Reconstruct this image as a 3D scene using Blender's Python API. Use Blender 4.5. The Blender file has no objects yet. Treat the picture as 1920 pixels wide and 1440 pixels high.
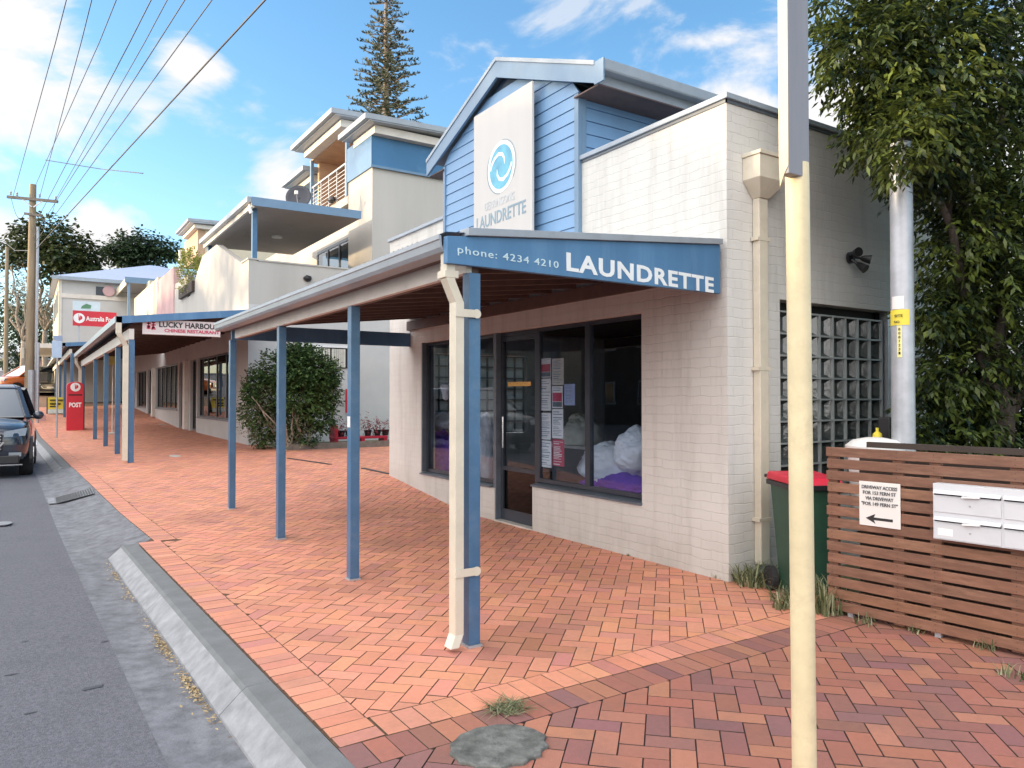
import bpy, math, random
from mathutils import Vector, Matrix, noise
random.seed(7)
S = bpy.context.scene
COL = S.collection
PI = math.pi
# ------------------------------------------------------------ camera
CH = 1.6
YAW = math.radians(33.1); PITCH = math.radians(1.03); FPX = 1395.0
cd = bpy.data.cameras.new('camera'); cam = bpy.data.objects.new('camera', cd); COL.objects.link(cam)
cam.location = (0, 0, CH); cam.rotation_euler = (PI/2 + PITCH, 0, -YAW)
cd.sensor_width = 36; cd.lens = FPX/1920*36; cd.clip_start = .05; cd.clip_end = 3000
S.camera = cam
RC = cam.rotation_euler.to_matrix()
def at(px, py, X=None, Y=None, Z=None, T=None):
    d = RC @ Vector(((px-960)/FPX, (720-py)/FPX, -1.0))
    if X is not None: k = X/d.x
    elif Y is not None: k = Y/d.y
    elif Z is not None: k = (Z-CH)/d.z
    else: k = T
    return Vector((0, 0, CH)) + d*k
def yx(px, X, py=720): return at(px, py, X=X).y
def xy(px, Y, py=720): return at(px, py, Y=Y).x
# ------------------------------------------------------------ ground heights
GT = [(-30,(0,0,0)),(9,(0,0,0)),(11.6,(.02,.02,.29)),(13,(.06,.08,.31)),(17,(.18,.26,.38)),(30,(.24,.29,.5)),(36,(.5,.5,.75)),(45,(1.0,1.0,1.15)),
      (60,(2.1,2.1,2.1)),(90,(4.2,4.2,4.2)),(200,(8,8,8)),(900,(14,14,14))]
GX = (0.9, 2.1, 5.1)
def G(x, y):
    for (a, va), (b, vb) in zip(GT, GT[1:]):
        if y <= b: break
    k = min(max((y-a)/(b-a), 0), 1)
    v = [p+(q-p)*k for p, q in zip(va, vb)]
    if x <= GX[0]: return v[0]
    if x >= GX[2]: return v[2]
    if x <= GX[1]: return v[0]+(v[1]-v[0])*(x-GX[0])/(GX[1]-GX[0])
    return v[1]+(v[2]-v[1])*(x-GX[1])/(GX[2]-GX[1])
def XK(y): return 1.2-.03*(y-3.6)                      # back of kerb
def XB(y):                                             # edge of the bricks
    if 9.1 < y < 17.9: return 1.19-.05*(y-9.3)
    return XK(y)
def XR(y): return XK(y)-.62                            # edge of the asphalt
def R(y): return G(.5, y)-.14
# ------------------------------------------------------------ mesh builder
WL = {}
class MB:
    def __init__(s): s.v = []; s.f = []; s.c = []; s.m = []; s.cc = None; s.mi = 0
    def face(s, pts):
        n = len(s.v); s.v += [tuple(p) for p in pts]; s.f.append(tuple(range(n, n+len(pts)))); s.c.append(s.cc); s.m.append(s.mi)
    def raw(s, vs, fs):
        n = len(s.v); s.v += [tuple(p) for p in vs]
        for f in fs: s.f.append(tuple(n+i for i in f)); s.c.append(s.cc); s.m.append(s.mi)
    def box(s, x0, x1, y0, y1, z0, z1):
        if x0 > x1: x0, x1 = x1, x0
        if y0 > y1: y0, y1 = y1, y0
        if z0 > z1: z0, z1 = z1, z0
        vs = [(x0,y0,z0),(x1,y0,z0),(x1,y1,z0),(x0,y1,z0),(x0,y0,z1),(x1,y0,z1),(x1,y1,z1),(x0,y1,z1)]
        s.raw(vs, [(0,3,2,1),(4,5,6,7),(0,1,5,4),(1,2,6,5),(2,3,7,6),(3,0,4,7)]); return s
    def hexa(s, vs):
        s.raw(vs, [(0,3,2,1),(4,5,6,7),(0,1,5,4),(1,2,6,5),(2,3,7,6),(3,0,4,7)]); return s
    def bar(s, a, b, w, h, up=(0,0,1)):                # rectangular bar from a to b
        a = Vector(a); b = Vector(b); d = (b-a).normalized(); u = Vector(up)
        r = d.cross(u)
        if r.length < 1e-4: r = d.cross(Vector((0,1,0)))
        r.normalize(); u = r.cross(d).normalized()
        r *= w/2; u *= h/2
        s.hexa([a-r-u, a+r-u, b+r-u, b-r-u, a-r+u, a+r+u, b+r+u, b-r+u]); return s
    def prism(s, poly, axis, a, b):                    # poly of 2-D points in the other two axes, extruded a..b
        def P(p, t):
            return (t,p[0],p[1]) if axis == 'x' else (p[0],t,p[1]) if axis == 'y' else (p[0],p[1],t)
        n = len(poly); vs = [P(p,a) for p in poly]+[P(p,b) for p in poly]
        s.raw(vs, [tuple(range(n-1,-1,-1)), tuple(range(n,2*n))]+[(i,(i+1)%n,n+(i+1)%n,n+i) for i in range(n)]); return s
    def tube(s, path, rs, n=10, caps=True):
        path = [Vector(p) for p in path]
        if not isinstance(rs, (list, tuple)): rs = [rs]*len(path)
        base = len(s.v); prev = None
        for i, p in enumerate(path):
            d = (path[min(i+1,len(path)-1)]-path[max(i-1,0)]).normalized()
            if prev is None:
                prev = d.orthogonal().normalized()
            u = (prev-d*prev.dot(d)).normalized(); prev = u; w = d.cross(u)
            for k in range(n):
                a = 2*PI*k/n; s.v.append(tuple(p+(u*math.cos(a)+w*math.sin(a))*rs[i]))
        for i in range(len(path)-1):
            for k in range(n):
                a = base+i*n+k; b = base+i*n+(k+1)%n
                s.f.append((a,b,b+n,a+n)); s.c.append(s.cc); s.m.append(s.mi)
        if caps:
            s.f.append(tuple(base+k for k in range(n-1,-1,-1))); s.c.append(s.cc); s.m.append(s.mi)
            e = base+(len(path)-1)*n; s.f.append(tuple(e+k for k in range(n))); s.c.append(s.cc); s.m.append(s.mi)
        return s
    def lathe(s, prof, c=(0,0,0), n=24, axis='z'):
        base = len(s.v)
        for r, z in prof:
            for k in range(n):
                a = 2*PI*k/n; q = (r*math.cos(a), r*math.sin(a), z)
                if axis == 'x': q = (q[2], q[0], q[1])
                if axis == 'y': q = (q[0], q[2], q[1])
                s.v.append((c[0]+q[0], c[1]+q[1], c[2]+q[2]))
        for i in range(len(prof)-1):
            for k in range(n):
                a = base+i*n+k; b = base+i*n+(k+1)%n
                s.f.append((a,b,b+n,a+n)); s.c.append(s.cc); s.m.append(s.mi)
        s.f.append(tuple(base+k for k in range(n-1,-1,-1))); s.c.append(s.cc); s.m.append(s.mi)
        e = base+(len(prof)-1)*n; s.f.append(tuple(e+k for k in range(n))); s.c.append(s.cc); s.m.append(s.mi)
        return s
    def blob(s, c, r, seed=0, amp=.25, n=14, m=10, freq=2.0):   # lumpy ellipsoid
        base = len(s.v); c = Vector(c)
        for i in range(m+1):
            th = PI*i/m
            for k in range(n):
                a = 2*PI*k/n; d = Vector((math.sin(th)*math.cos(a), math.sin(th)*math.sin(a), math.cos(th)))
                q = 1+amp*noise.noise(d*freq+Vector((seed*3.1, seed*1.7, seed)))
                s.v.append((c.x+d.x*r[0]*q, c.y+d.y*r[1]*q, c.z+d.z*r[2]*q))
        for i in range(m):
            for k in range(n):
                a = base+i*n+k; b = base+i*n+(k+1)%n
                s.f.append((a,a+n,b+n,b)); s.c.append(s.cc); s.m.append(s.mi)
        return s
    def build(s, name, mats, parent=None, loc=None, smooth=False, bevel=0, label=None, cat=None, group=None, kind=None, rot=None):
        me = bpy.data.meshes.new(name)
        o = bpy.data.objects.new(name, me)
        if parent is not None:
            o.parent = parent; L = WL[parent.name]
        else:
            L = Vector(loc) if loc is not None else Vector((0,0,0)); o.location = L
        WL[o.name] = L
        me.from_pydata([(p[0]-L.x, p[1]-L.y, p[2]-L.z) for p in s.v], [], s.f)
        if not isinstance(mats, (list, tuple)): mats = [mats]
        for m in mats: me.materials.append(m)
        if len(mats) > 1: me.polygons.foreach_set('material_index', s.m)
        if any(c is not None for c in s.c):
            at_ = me.color_attributes.new('vc', 'FLOAT_COLOR', 'CORNER'); d = []
            for f, c in zip(s.f, s.c): d += list(c or (1,1,1,1))*len(f)
            at_.data.foreach_set('color', d)
        if smooth:
            me.polygons.foreach_set('use_smooth', [True]*len(me.polygons))
            if smooth != 'all':
                try: me.set_sharp_from_angle(angle=math.radians(40))
                except Exception: pass
        me.update()
        COL.objects.link(o)
        if bevel:
            b = o.modifiers.new('bevel', 'BEVEL'); b.width = bevel; b.segments = 2; b.limit_method = 'ANGLE'
        tag(o, label, cat, group, kind)
        return o
def tag(o, label=None, cat=None, group=None, kind=None):
    if label: o['label'] = label
    if cat: o['category'] = cat
    if group: o['group'] = group
    if kind: o['kind'] = kind
    return o
def thing(name, label, cat, loc=(0,0,0), group=None):
    o = bpy.data.objects.new(name, None); COL.objects.link(o); o.location = loc; o.empty_display_size = .1
    WL[o.name] = Vector(loc)
    return tag(o, label, cat, group)
def copy_tree(o, parent=None):
    c = o.copy(); COL.objects.link(c)
    if parent is not None: c.parent = parent
    WL[c.name] = WL[o.name].copy()
    for ch in list(o.children): copy_tree(ch, c)
    return c
TM = {}
# ------------------------------------------------------------ lettering
def text(parent, body, p0, p1, z0, h, face, mat, bold=0.0, name='lettering', depth=.004, rise=0, spacing=1.0):
    """letters from point p0 to p1 (along the wall), base z0, height of capitals h; face '-y' or '-x'"""
    cu = bpy.data.curves.new(name, 'FONT'); cu.body = body; cu.extrude = depth; cu.offset = bold
    cu.space_character = spacing; cu.resolution_u = 3
    o = bpy.data.objects.new(name, cu); COL.objects.link(o); o.data.materials.append(mat)
    bpy.context.view_layer.update()
    bb = [Vector(b) for b in o.bound_box]; x0 = min(b.x for b in bb); x1 = max(b.x for b in bb)
    capH = .69
    p0 = Vector(p0); p1 = Vector(p1); w = (Vector((p1.x,p1.y,0))-Vector((p0.x,p0.y,0))).length
    sx = w/(x1-x0); sy = h/capH
    L = WL[parent.name] if parent else Vector((0,0,0))
    o.parent = parent
    M = Matrix.Rotation(PI/2, 4, 'X')
    if face == '-x': M = Matrix.Rotation(-PI/2, 4, 'Z') @ M
    M = M @ Matrix.Rotation(rise, 4, 'Z')
    pos = Vector((p0.x, p0.y, z0)) - L
    o.matrix_local = Matrix.Translation(pos) @ M @ Matrix.Diagonal((sx, sy, 1, 1)) @ Matrix.Translation((-x0, 0, 0))
    # to mesh, so it is plain geometry
    dg = bpy.context.evaluated_depsgraph_get(); dg.update()
    me = bpy.data.meshes.new_from_object(o.evaluated_get(dg)); mw = o.matrix_local.copy()
    bpy.data.objects.remove(o)
    q = bpy.data.objects.new(name, me); COL.objects.link(q); q.parent = parent; q.matrix_local = mw; WL[q.name] = L; TM[q.name] = mw
    return q
# ------------------------------------------------------------ materials
def nt(m):
    m.use_nodes = True; t = m.node_tree; t.nodes.clear(); return t
def N(t, typ, **k):
    n = t.nodes.new(typ)
    for a, b in k.items():
        if a.startswith('i_'):
            key = a[2:]; key = int(key) if key.isdigit() else key.replace('_', ' ')
            n.inputs[key].default_value = b
        else: setattr(n, a, b)
    return n
def L_(t, a, b): t.links.new(a, b)
def c4(c): return (c[0], c[1], c[2], 1)
def mk(name, col, rough=.6, var=.12, scale=3.0, bump=0.0, bscale=60.0, metal=0.0, vc=False, spec=.5, coat=0.0, dirt=0.0, dirtcol=(.08,.07,.05), dscale=1.3, col2=None, streak=False, zst=1.0):
    m = bpy.data.materials.new(name); t = nt(m)
    out = N(t, 'ShaderNodeOutputMaterial'); b = N(t, 'ShaderNodeBsdfPrincipled')
    b.inputs['Roughness'].default_value = rough; b.inputs['Metallic'].default_value = metal
    b.inputs['Specular IOR Level'].default_value = spec; b.inputs['Coat Weight'].default_value = coat
    L_(t, b.outputs[0], out.inputs[0])
    geo = N(t, 'ShaderNodeNewGeometry'); mp = N(t, 'ShaderNodeMapping'); L_(t, geo.outputs['Position'], mp.inputs[0])
    if streak: mp.inputs['Scale'].default_value = (1, 1, .12)
    if zst != 1: mp.inputs['Scale'].default_value = (1, 1, zst)
    no = N(t, 'ShaderNodeTexNoise', i_Scale=scale, i_Detail=6.0, i_Roughness=.6); L_(t, mp.outputs[0], no.inputs[0])
    rm = N(t, 'ShaderNodeMapRange', i_1=.3, i_2=.7, i_3=0.0, i_4=1.0); L_(t, no.outputs[0], rm.inputs[0])
    mx = N(t, 'ShaderNodeMix', data_type='RGBA')
    a_ = tuple(c*(1-var) for c in col); b_ = tuple(min(1, c*(1+var)) for c in (col2 or col))
    mx.inputs[6].default_value = c4(a_); mx.inputs[7].default_value = c4(b_); L_(t, rm.outputs[0], mx.inputs[0])
    colr = mx.outputs[2]
    if vc:
        at_ = N(t, 'ShaderNodeAttribute', attribute_name='vc'); m2 = N(t, 'ShaderNodeMix', data_type='RGBA', blend_type='MULTIPLY')
        m2.inputs[0].default_value = 1; L_(t, colr, m2.inputs[6]); L_(t, at_.outputs[0], m2.inputs[7]); colr = m2.outputs[2]
    if dirt:
        n2 = N(t, 'ShaderNodeTexNoise', i_Scale=dscale, i_Detail=8.0, i_Roughness=.7); L_(t, mp.outputs[0], n2.inputs[0])
        r2 = N(t, 'ShaderNodeMapRange', i_1=.5, i_2=.75, i_3=0.0, i_4=dirt); L_(t, n2.outputs[0], r2.inputs[0])
        m3 = N(t, 'ShaderNodeMix', data_type='RGBA'); m3.inputs[7].default_value = c4(dirtcol)
        L_(t, r2.outputs[0], m3.inputs[0]); L_(t, colr, m3.inputs[6]); colr = m3.outputs[2]
    L_(t, colr, b.inputs['Base Color'])
    if bump:
        n3 = N(t, 'ShaderNodeTexNoise', i_Scale=bscale, i_Detail=5.0); L_(t, geo.outputs['Position'], n3.inputs[0])
        bp = N(t, 'ShaderNodeBump', i_Strength=1.0, i_Distance=bump); L_(t, n3.outputs[0], bp.inputs['Height']); L_(t, bp.outputs[0], b.inputs['Normal'])
    m['_b'] = b.name
    return m
def mk_wall(name, col, var=.018, bw=.24, rh=.086, mort=.006, dist=.0024, colm=None, dirt=.6, streakdirt=.40, rough=.85):
    """painted (bagged) brickwork: courses read through the paint as relief"""
    m = bpy.data.materials.new(name); t = nt(m)
    out = N(t, 'ShaderNodeOutputMaterial'); b = N(t, 'ShaderNodeBsdfPrincipled', i_Roughness=rough); L_(t, b.outputs[0], out.inputs[0])
    b.inputs['Specular IOR Level'].default_value = .25
    geo = N(t, 'ShaderNodeNewGeometry'); sp = N(t, 'ShaderNodeSeparateXYZ'); L_(t, geo.outputs['Position'], sp.inputs[0])
    ad = N(t, 'ShaderNodeMath', operation='ADD'); L_(t, sp.outputs[0], ad.inputs[0]); L_(t, sp.outputs[1], ad.inputs[1])
    cb = N(t, 'ShaderNodeCombineXYZ'); L_(t, ad.outputs[0], cb.inputs[0]); L_(t, sp.outputs[2], cb.inputs[1])
    # wobble
    nw = N(t, 'ShaderNodeTexNoise', i_Scale=7.0, i_Detail=2.0); L_(t, geo.outputs['Position'], nw.inputs[0])
    vs = N(t, 'ShaderNodeVectorMath', operation='MULTIPLY_ADD'); L_(t, nw.outputs[1], vs.inputs[0]); vs.inputs[1].default_value = (.03,.045,0); L_(t, cb.outputs[0], vs.inputs[2])
    br = N(t, 'ShaderNodeTexBrick', i_Scale=1.0); br.inputs['Brick Width'].default_value = bw; br.inputs['Row Height'].default_value = rh
    br.inputs['Mortar Size'].default_value = mort; br.inputs['Mortar Smooth'].default_value = 1.0
    br.inputs['Color1'].default_value = c4(tuple(c*(1-var) for c in col)); br.inputs['Color2'].default_value = c4(tuple(min(1,c*(1+var)) for c in col))
    br.inputs['Mortar'].default_value = c4(colm or tuple(c*.965 for c in col)); L_(t, vs.outputs[0], br.inputs[0])
    mp = N(t, 'ShaderNodeMapping'); mp.inputs['Scale'].default_value = (2.2,2.2,.25); L_(t, geo.outputs['Position'], mp.inputs[0])
    n2 = N(t, 'ShaderNodeTexNoise', i_Scale=1.6, i_Detail=8.0, i_Roughness=.7); L_(t, mp.outputs[0], n2.inputs[0])
    r2 = N(t, 'ShaderNodeMapRange', i_1=.48, i_2=.8, i_3=0.0, i_4=streakdirt); L_(t, n2.outputs[0], r2.inputs[0])
    m3 = N(t, 'ShaderNodeMix', data_type='RGBA'); m3.inputs[7].default_value = (.17,.16,.13,1); L_(t, r2.outputs[0], m3.inputs[0]); L_(t, br.outputs[0], m3.inputs[6])
    # splash dirt near the ground
    n4 = N(t, 'ShaderNodeTexNoise', i_Scale=3.0, i_Detail=8.0); L_(t, geo.outputs['Position'], n4.inputs[0])
    r4 = N(t, 'ShaderNodeMapRange', i_1=.55, i_2=0.0, i_3=0.0, i_4=1.0); L_(t, sp.outputs[2], r4.inputs[0])
    mu = N(t, 'ShaderNodeMath', operation='MULTIPLY'); L_(t, n4.outputs[0], mu.inputs[0]); L_(t, r4.outputs[0], mu.inputs[1])
    mu2 = N(t, 'ShaderNodeMath', operation='MULTIPLY'); L_(t, mu.outputs[0], mu2.inputs[0]); mu2.inputs[1].default_value = dirt
    m5 = N(t, 'ShaderNodeMix', data_type='RGBA'); m5.inputs[7].default_value = (.22,.19,.14,1); L_(t, mu2.outputs[0], m5.inputs[0]); L_(t, m3.outputs[2], m5.inputs[6])
    L_(t, m5.outputs[2], b.inputs['Base Color'])
    n3 = N(t, 'ShaderNodeTexNoise', i_Scale=16.0, i_Detail=8.0); L_(t, geo.outputs['Position'], n3.inputs[0])
    ma = N(t, 'ShaderNodeMath', operation='MULTIPLY_ADD'); L_(t, br.outputs['Fac'], ma.inputs[0]); ma.inputs[1].default_value = -1.0; L_(t, n3.outputs[0], ma.inputs[2])
    bp = N(t, 'ShaderNodeBump', i_Strength=1.0, i_Distance=dist); L_(t, ma.outputs[0], bp.inputs['Height']); L_(t, bp.outputs[0], b.inputs['Normal'])
    return m
def mk_glass(name, tint=(.9,.95,1), alpha=.75, rough=.0):
    """window glass: clear with a fresnel mirror"""
    m = bpy.data.materials.new(name); t = nt(m); out = N(t, 'ShaderNodeOutputMaterial')
    tr = N(t, 'ShaderNodeBsdfTransparent'); tr.inputs[0].default_value = c4(tuple(c*alpha for c in tint))
    gl = N(t, 'ShaderNodeBsdfGlossy', i_Roughness=rough); gl.inputs[0].default_value = (1,1,1,1)
    fr = N(t, 'ShaderNodeFresnel'); gb = N(t, 'ShaderNodeNewGeometry'); mi = N(t, 'ShaderNodeMapRange', i_1=0.0, i_2=1.0, i_3=1.52, i_4=1/1.52); L_(t, gb.outputs['Backfacing'], mi.inputs[0]); L_(t, mi.outputs[0], fr.inputs['IOR']); mr = N(t, 'ShaderNodeMapRange', i_1=0.0, i_2=1.0, i_3=.0, i_4=.62); L_(t, fr.outputs[0], mr.inputs[0])
    geo = N(t, 'ShaderNodeNewGeometry'); nn = N(t, 'ShaderNodeTexNoise', i_Scale=1.2); L_(t, geo.outputs['Position'], nn.inputs[0])
    bp = N(t, 'ShaderNodeBump', i_Strength=.4, i_Distance=.004); L_(t, nn.outputs[0], bp.inputs['Height']); L_(t, bp.outputs[0], gl.inputs['Normal'])
    mx = N(t, 'ShaderNodeMixShader'); L_(t, mr.outputs[0], mx.inputs[0]); L_(t, tr.outputs[0], mx.inputs[1]); L_(t, gl.outputs[0], mx.inputs[2]); L_(t, mx.outputs[0], out.inputs[0])
    return m
def mk_leaf(name, c1, c2, rough=.55, trans=.25):
    m = bpy.data.materials.new(name); t = nt(m); out = N(t, 'ShaderNodeOutputMaterial')
    at_ = N(t, 'ShaderNodeAttribute', attribute_name='vc'); mx = N(t, 'ShaderNodeMix', data_type='RGBA'); mx.inputs[6].default_value = c4(c1); mx.inputs[7].default_value = c4(c2)
    L_(t, at_.outputs['Fac'], mx.inputs[0])
    b = N(t, 'ShaderNodeBsdfPrincipled', i_Roughness=rough); L_(t, mx.outputs[2], b.inputs['Base Color']); b.inputs['Specular IOR Level'].default_value = .4
    tl = N(t, 'ShaderNodeBsdfTranslucent'); L_(t, mx.outputs[2], tl.inputs[0])
    ms = N(t, 'ShaderNodeMixShader'); ms.inputs[0].default_value = trans; L_(t, b.outputs[0], ms.inputs[1]); L_(t, tl.outputs[0], ms.inputs[2]); L_(t, ms.outputs[0], out.inputs[0])
    return m
M = {}
M['bluepost'] = mk('blue_paint_posts', (.058,.14,.255), .32, .12, 5, bump=.0015, bscale=90, dirt=.25, dirtcol=(.22,.27,.3), dscale=9)
M['bluesign'] = mk('blue_paint_fascia', (.075,.19,.35), .45, .14, 2.5, bump=.001, dirt=.4, dirtcol=(.17,.29,.42), dscale=5, streak=True)
M['bluepale'] = mk('pale_blue_paint_boards', (.165,.31,.51), .5, .06, 2, bump=.001, dirt=.18, dirtcol=(.25,.33,.42), dscale=3, streak=True)
M['bluetrim'] = mk('pale_blue_trim', (.14,.235,.35), .45, .07, 3, dirt=.2, dirtcol=(.3,.33,.36))
M['bluesteel'] = mk('blue_cladding_sheet', (.05,.15,.29), .35, .15, .8, dirt=.3, dirtcol=(.2,.36,.5), dscale=1.5)
M['cream'] = mk_wall('cream_painted_brick', (.62,.615,.585))
M['creamside'] = M['cream']
M['creambeam'] = mk('cream_paint_timber', (.66,.62,.56), .55, .07, 3, bump=.001, dirt=.25, dirtcol=(.35,.32,.28), dscale=4)
M['creampipe'] = mk('cream_paint_metal', (.62,.57,.46), .4, .06, 6, dirt=.3, dirtcol=(.4,.36,.28), dscale=7)
M['render'] = mk('cream_render', (.44,.425,.395), .85, .07, 1.2, bump=.003, bscale=30, dirt=.22, dirtcol=(.28,.26,.24), dscale=1.1, streak=True)
M['render_y'] = mk('warm_cream_render', (.56,.50,.38), .85, .08, 1.5, bump=.003, bscale=30, dirt=.2, dirtcol=(.33,.3,.25))
M['white'] = mk('white_paint', (.75,.75,.74), .5, .04, 4, dirt=.12, dirtcol=(.4,.4,.4))
M['gutter'] = mk('grey_blue_steel', (.30,.335,.37), .35, .08, 4, dirt=.3, dirtcol=(.17,.17,.17), dscale=6)
M['capping'] = mk('weathered_capping', (.30,.36,.42), .45, .1, 4, dirt=.3, dirtcol=(.2,.2,.2), dscale=5)
M['roofsteel'] = mk('roof_sheet', (.34,.38,.43), .4, .06, 2)
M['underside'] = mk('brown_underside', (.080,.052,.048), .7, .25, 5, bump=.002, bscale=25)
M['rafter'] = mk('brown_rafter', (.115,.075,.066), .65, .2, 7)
M['dark'] = mk('dark_void', (.012,.012,.014), .8, .1)
M['frame'] = mk('dark_aluminium_frame', (.035,.045,.06), .35, .15, 5)
M['frame2'] = mk('grey_aluminium_sill', (.11,.135,.165), .35, .15, 8)
M['glass'] = mk_glass('window_glass', alpha=.95)
M['glassd'] = mk_glass('dim_window_glass', (.8,.9,.95), .45)
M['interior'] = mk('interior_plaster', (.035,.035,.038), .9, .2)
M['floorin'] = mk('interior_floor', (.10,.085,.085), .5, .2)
M['fence'] = mk('brown_stained_timber', (.21,.10,.062), .6, .2, 6, bump=.001, bscale=80, dirt=.35, dirtcol=(.34,.2,.13), dscale=3, zst=6)
M['fenceback'] = mk('dark_timber_frame', (.05,.035,.028), .8, .2)
M['galv'] = mk('galvanised_steel', (.42,.44,.47), .42, .12, 9, metal=.35, dirt=.2, dirtcol=(.3,.3,.32), dscale=6)
M['poleyellow'] = mk('cream_yellow_pole_paint', (.66,.57,.36), .5, .12, 5, dirt=.40, dirtcol=(.36,.28,.18), dscale=9, bump=.0006, bscale=50)
M['polegrey'] = mk('dull_grey_pole', (.22,.225,.25), .6, .12, 8, dirt=.35, dirtcol=(.12,.12,.13), dscale=7, streak=True)
M['sunpeel'] = mk('sunlit_peeling_cream', (.50,.45,.34), .6, .08, 10, dirt=.8, dirtcol=(.25,.2,.12), dscale=9, streak=True)
M['signwhite'] = mk('sign_white', (.75,.74,.71), .5, .04, 5, dirt=.25, dirtcol=(.5,.47,.42), dscale=5)
M['panelwhite'] = mk('panel_off_white', (.52,.51,.495), .6, .04, 2, dirt=.3, dirtcol=(.52,.5,.47), dscale=3, streak=True)
M['letterwhite'] = mk('letter_white', (.80,.83,.83), .5, .04, 8)
M['letterphone'] = mk('letter_pale', (.55,.70,.74), .5, .05, 8)
M['black'] = mk('black_plastic', (.015,.015,.018), .4, .2)
M['letterdark'] = mk('letter_black', (.02,.02,.022), .6, .1)
M['lettergrey'] = mk('letter_grey_blue', (.22,.31,.37), .6, .1)
M['letterlight'] = mk('letter_faded_grey', (.50,.53,.55), .6, .08)
M['logoblue'] = mk('logo_blue', (.10,.33,.50), .5, .15, 6, col2=(.12,.42,.55))
M['red'] = mk('red_paint', (.48,.02,.045), .4, .1, 4)
M['postred'] = mk('letterbox_red', (.55,.015,.035), .35, .08, 4)
M['lidred'] = mk('bin_lid_red', (.62,.02,.05), .4, .08, 4)
M['bingreen'] = mk('bin_green', (.022,.07,.042), .45, .15, 5, bump=.001, dirt=.3, dirtcol=(.05,.08,.06))
M['yellow'] = mk('yellow_paint', (.75,.62,.06), .5, .08, 5)
M['yellowpale'] = mk('pale_yellow_sign', (.72,.72,.22), .5, .08, 5)
M['orange'] = mk('orange_car_paint', (.55,.13,.03), .25, .05, 4, coat=.8)
M['navy'] = mk('dark_blue_car_paint', (.016,.024,.04), .22, .05, 4, coat=1.0)
M['carwhite'] = mk('white_car_paint', (.7,.7,.7), .25, .04, 4, coat=.8)
M['carblack'] = mk('black_car_paint', (.02,.02,.022), .25, .05, 4, coat=.8)
M['tyre'] = mk('tyre_rubber', (.02,.02,.021), .85, .2, 20)
M['chrome'] = mk('chrome', (.6,.6,.62), .15, .05, 4, metal=1)
M['carglass'] = mk('car_glass', (.03,.045,.06), .06, .1, 2, spec=1.0, coat=1.0)
M['lamp'] = mk('headlamp_lens', (.25,.28,.30), .12, .1, 30, coat=1.0)
M['purple'] = mk('purple_fabric', (.15,.045,.42), .75, .25, 9, bump=.012, bscale=12)
M['sack'] = mk('white_sack_fabric', (.80,.83,.88), .8, .08, 9, bump=.006, bscale=40)
M['paper'] = mk('paper', (.86,.87,.86), .7, .06, 30, dirt=.5, dirtcol=(.35,.36,.38), dscale=55, zst=3)
M['paperblue'] = mk('paper_blue', (.36,.45,.72), .6, .15, 9)
M['paperred'] = mk('paper_red', (.50,.05,.10), .6, .2, 20)
M['papermix'] = mk('paper_mixed', (.42,.07,.07), .6, .5, 22, col2=(.7,.65,.6))
M['paperbeige'] = mk('paper_beige', (.62,.60,.52), .7, .1, 12)
M['timberwarm'] = mk('warm_timber_cladding', (.46,.30,.19), .6, .15, 4, zst=10)
M['soffit'] = mk('canopy_soffit', (.36,.33,.31), .7, .06, 2)
M['stone'] = mk('grey_wall_paint', (.50,.50,.49), .85, .06, 1.5, bump=.002, dirt=.15, dirtcol=(.35,.34,.33))
M['pinkwall'] = mk('faded_pink_render', (.52,.34,.34), .85, .12, 1.6, bump=.002)
M['hiproof'] = mk('pale_blue_roof_sheet', (.36,.42,.58), .45, .06, 3)
M['wood'] = mk('utility_pole_timber', (.26,.20,.13), .85, .3, 5, bump=.004, bscale=18, streak=True)
M['woodgrey'] = mk('grey_timber', (.16,.14,.12), .85, .25, 8)
M['wire'] = mk('cable_sheath', (.03,.035,.045), .6, .1)
M['bark'] = mk('tree_bark', (.055,.042,.034), .9, .35, 9, bump=.01, bscale=18)
M['barkpale'] = mk('pale_branches', (.30,.24,.19), .9, .3, 9, bump=.01, bscale=18)
M['leafnear'] = mk_leaf('leaves_shiny_green', (.007,.020,.012), (.13,.17,.03), rough=.38)
M['leafbush'] = mk_leaf('leaves_bush', (.02,.052,.015), (.13,.21,.065))
M['leafdead'] = mk_leaf('leaves_pale_twigs', (.12,.11,.08), (.34,.32,.22))
M['leafdark'] = mk_leaf('leaves_far_dark', (.012,.03,.02), (.06,.10,.04))
M['leafolive'] = mk_leaf('leaves_far_olive', (.04,.05,.015), (.20,.17,.06))
M['leafpine'] = mk_leaf('leaves_pine', (.04,.055,.035), (.16,.17,.10))
M['weed'] = mk_leaf('weed_blades', (.07,.10,.035), (.40,.40,.24))
M['redflower'] = mk_leaf('red_leaves', (.16,.02,.03), (.45,.08,.10))
M['hedge'] = mk_leaf('hedge_leaves', (.01,.03,.012), (.07,.12,.03))
M['plinth'] = mk('concrete_sill', (.5,.47,.43), .85, .1, 5)
M['ledlamp'] = mk('light_lens', (.6,.6,.58), .4, .05)
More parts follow.
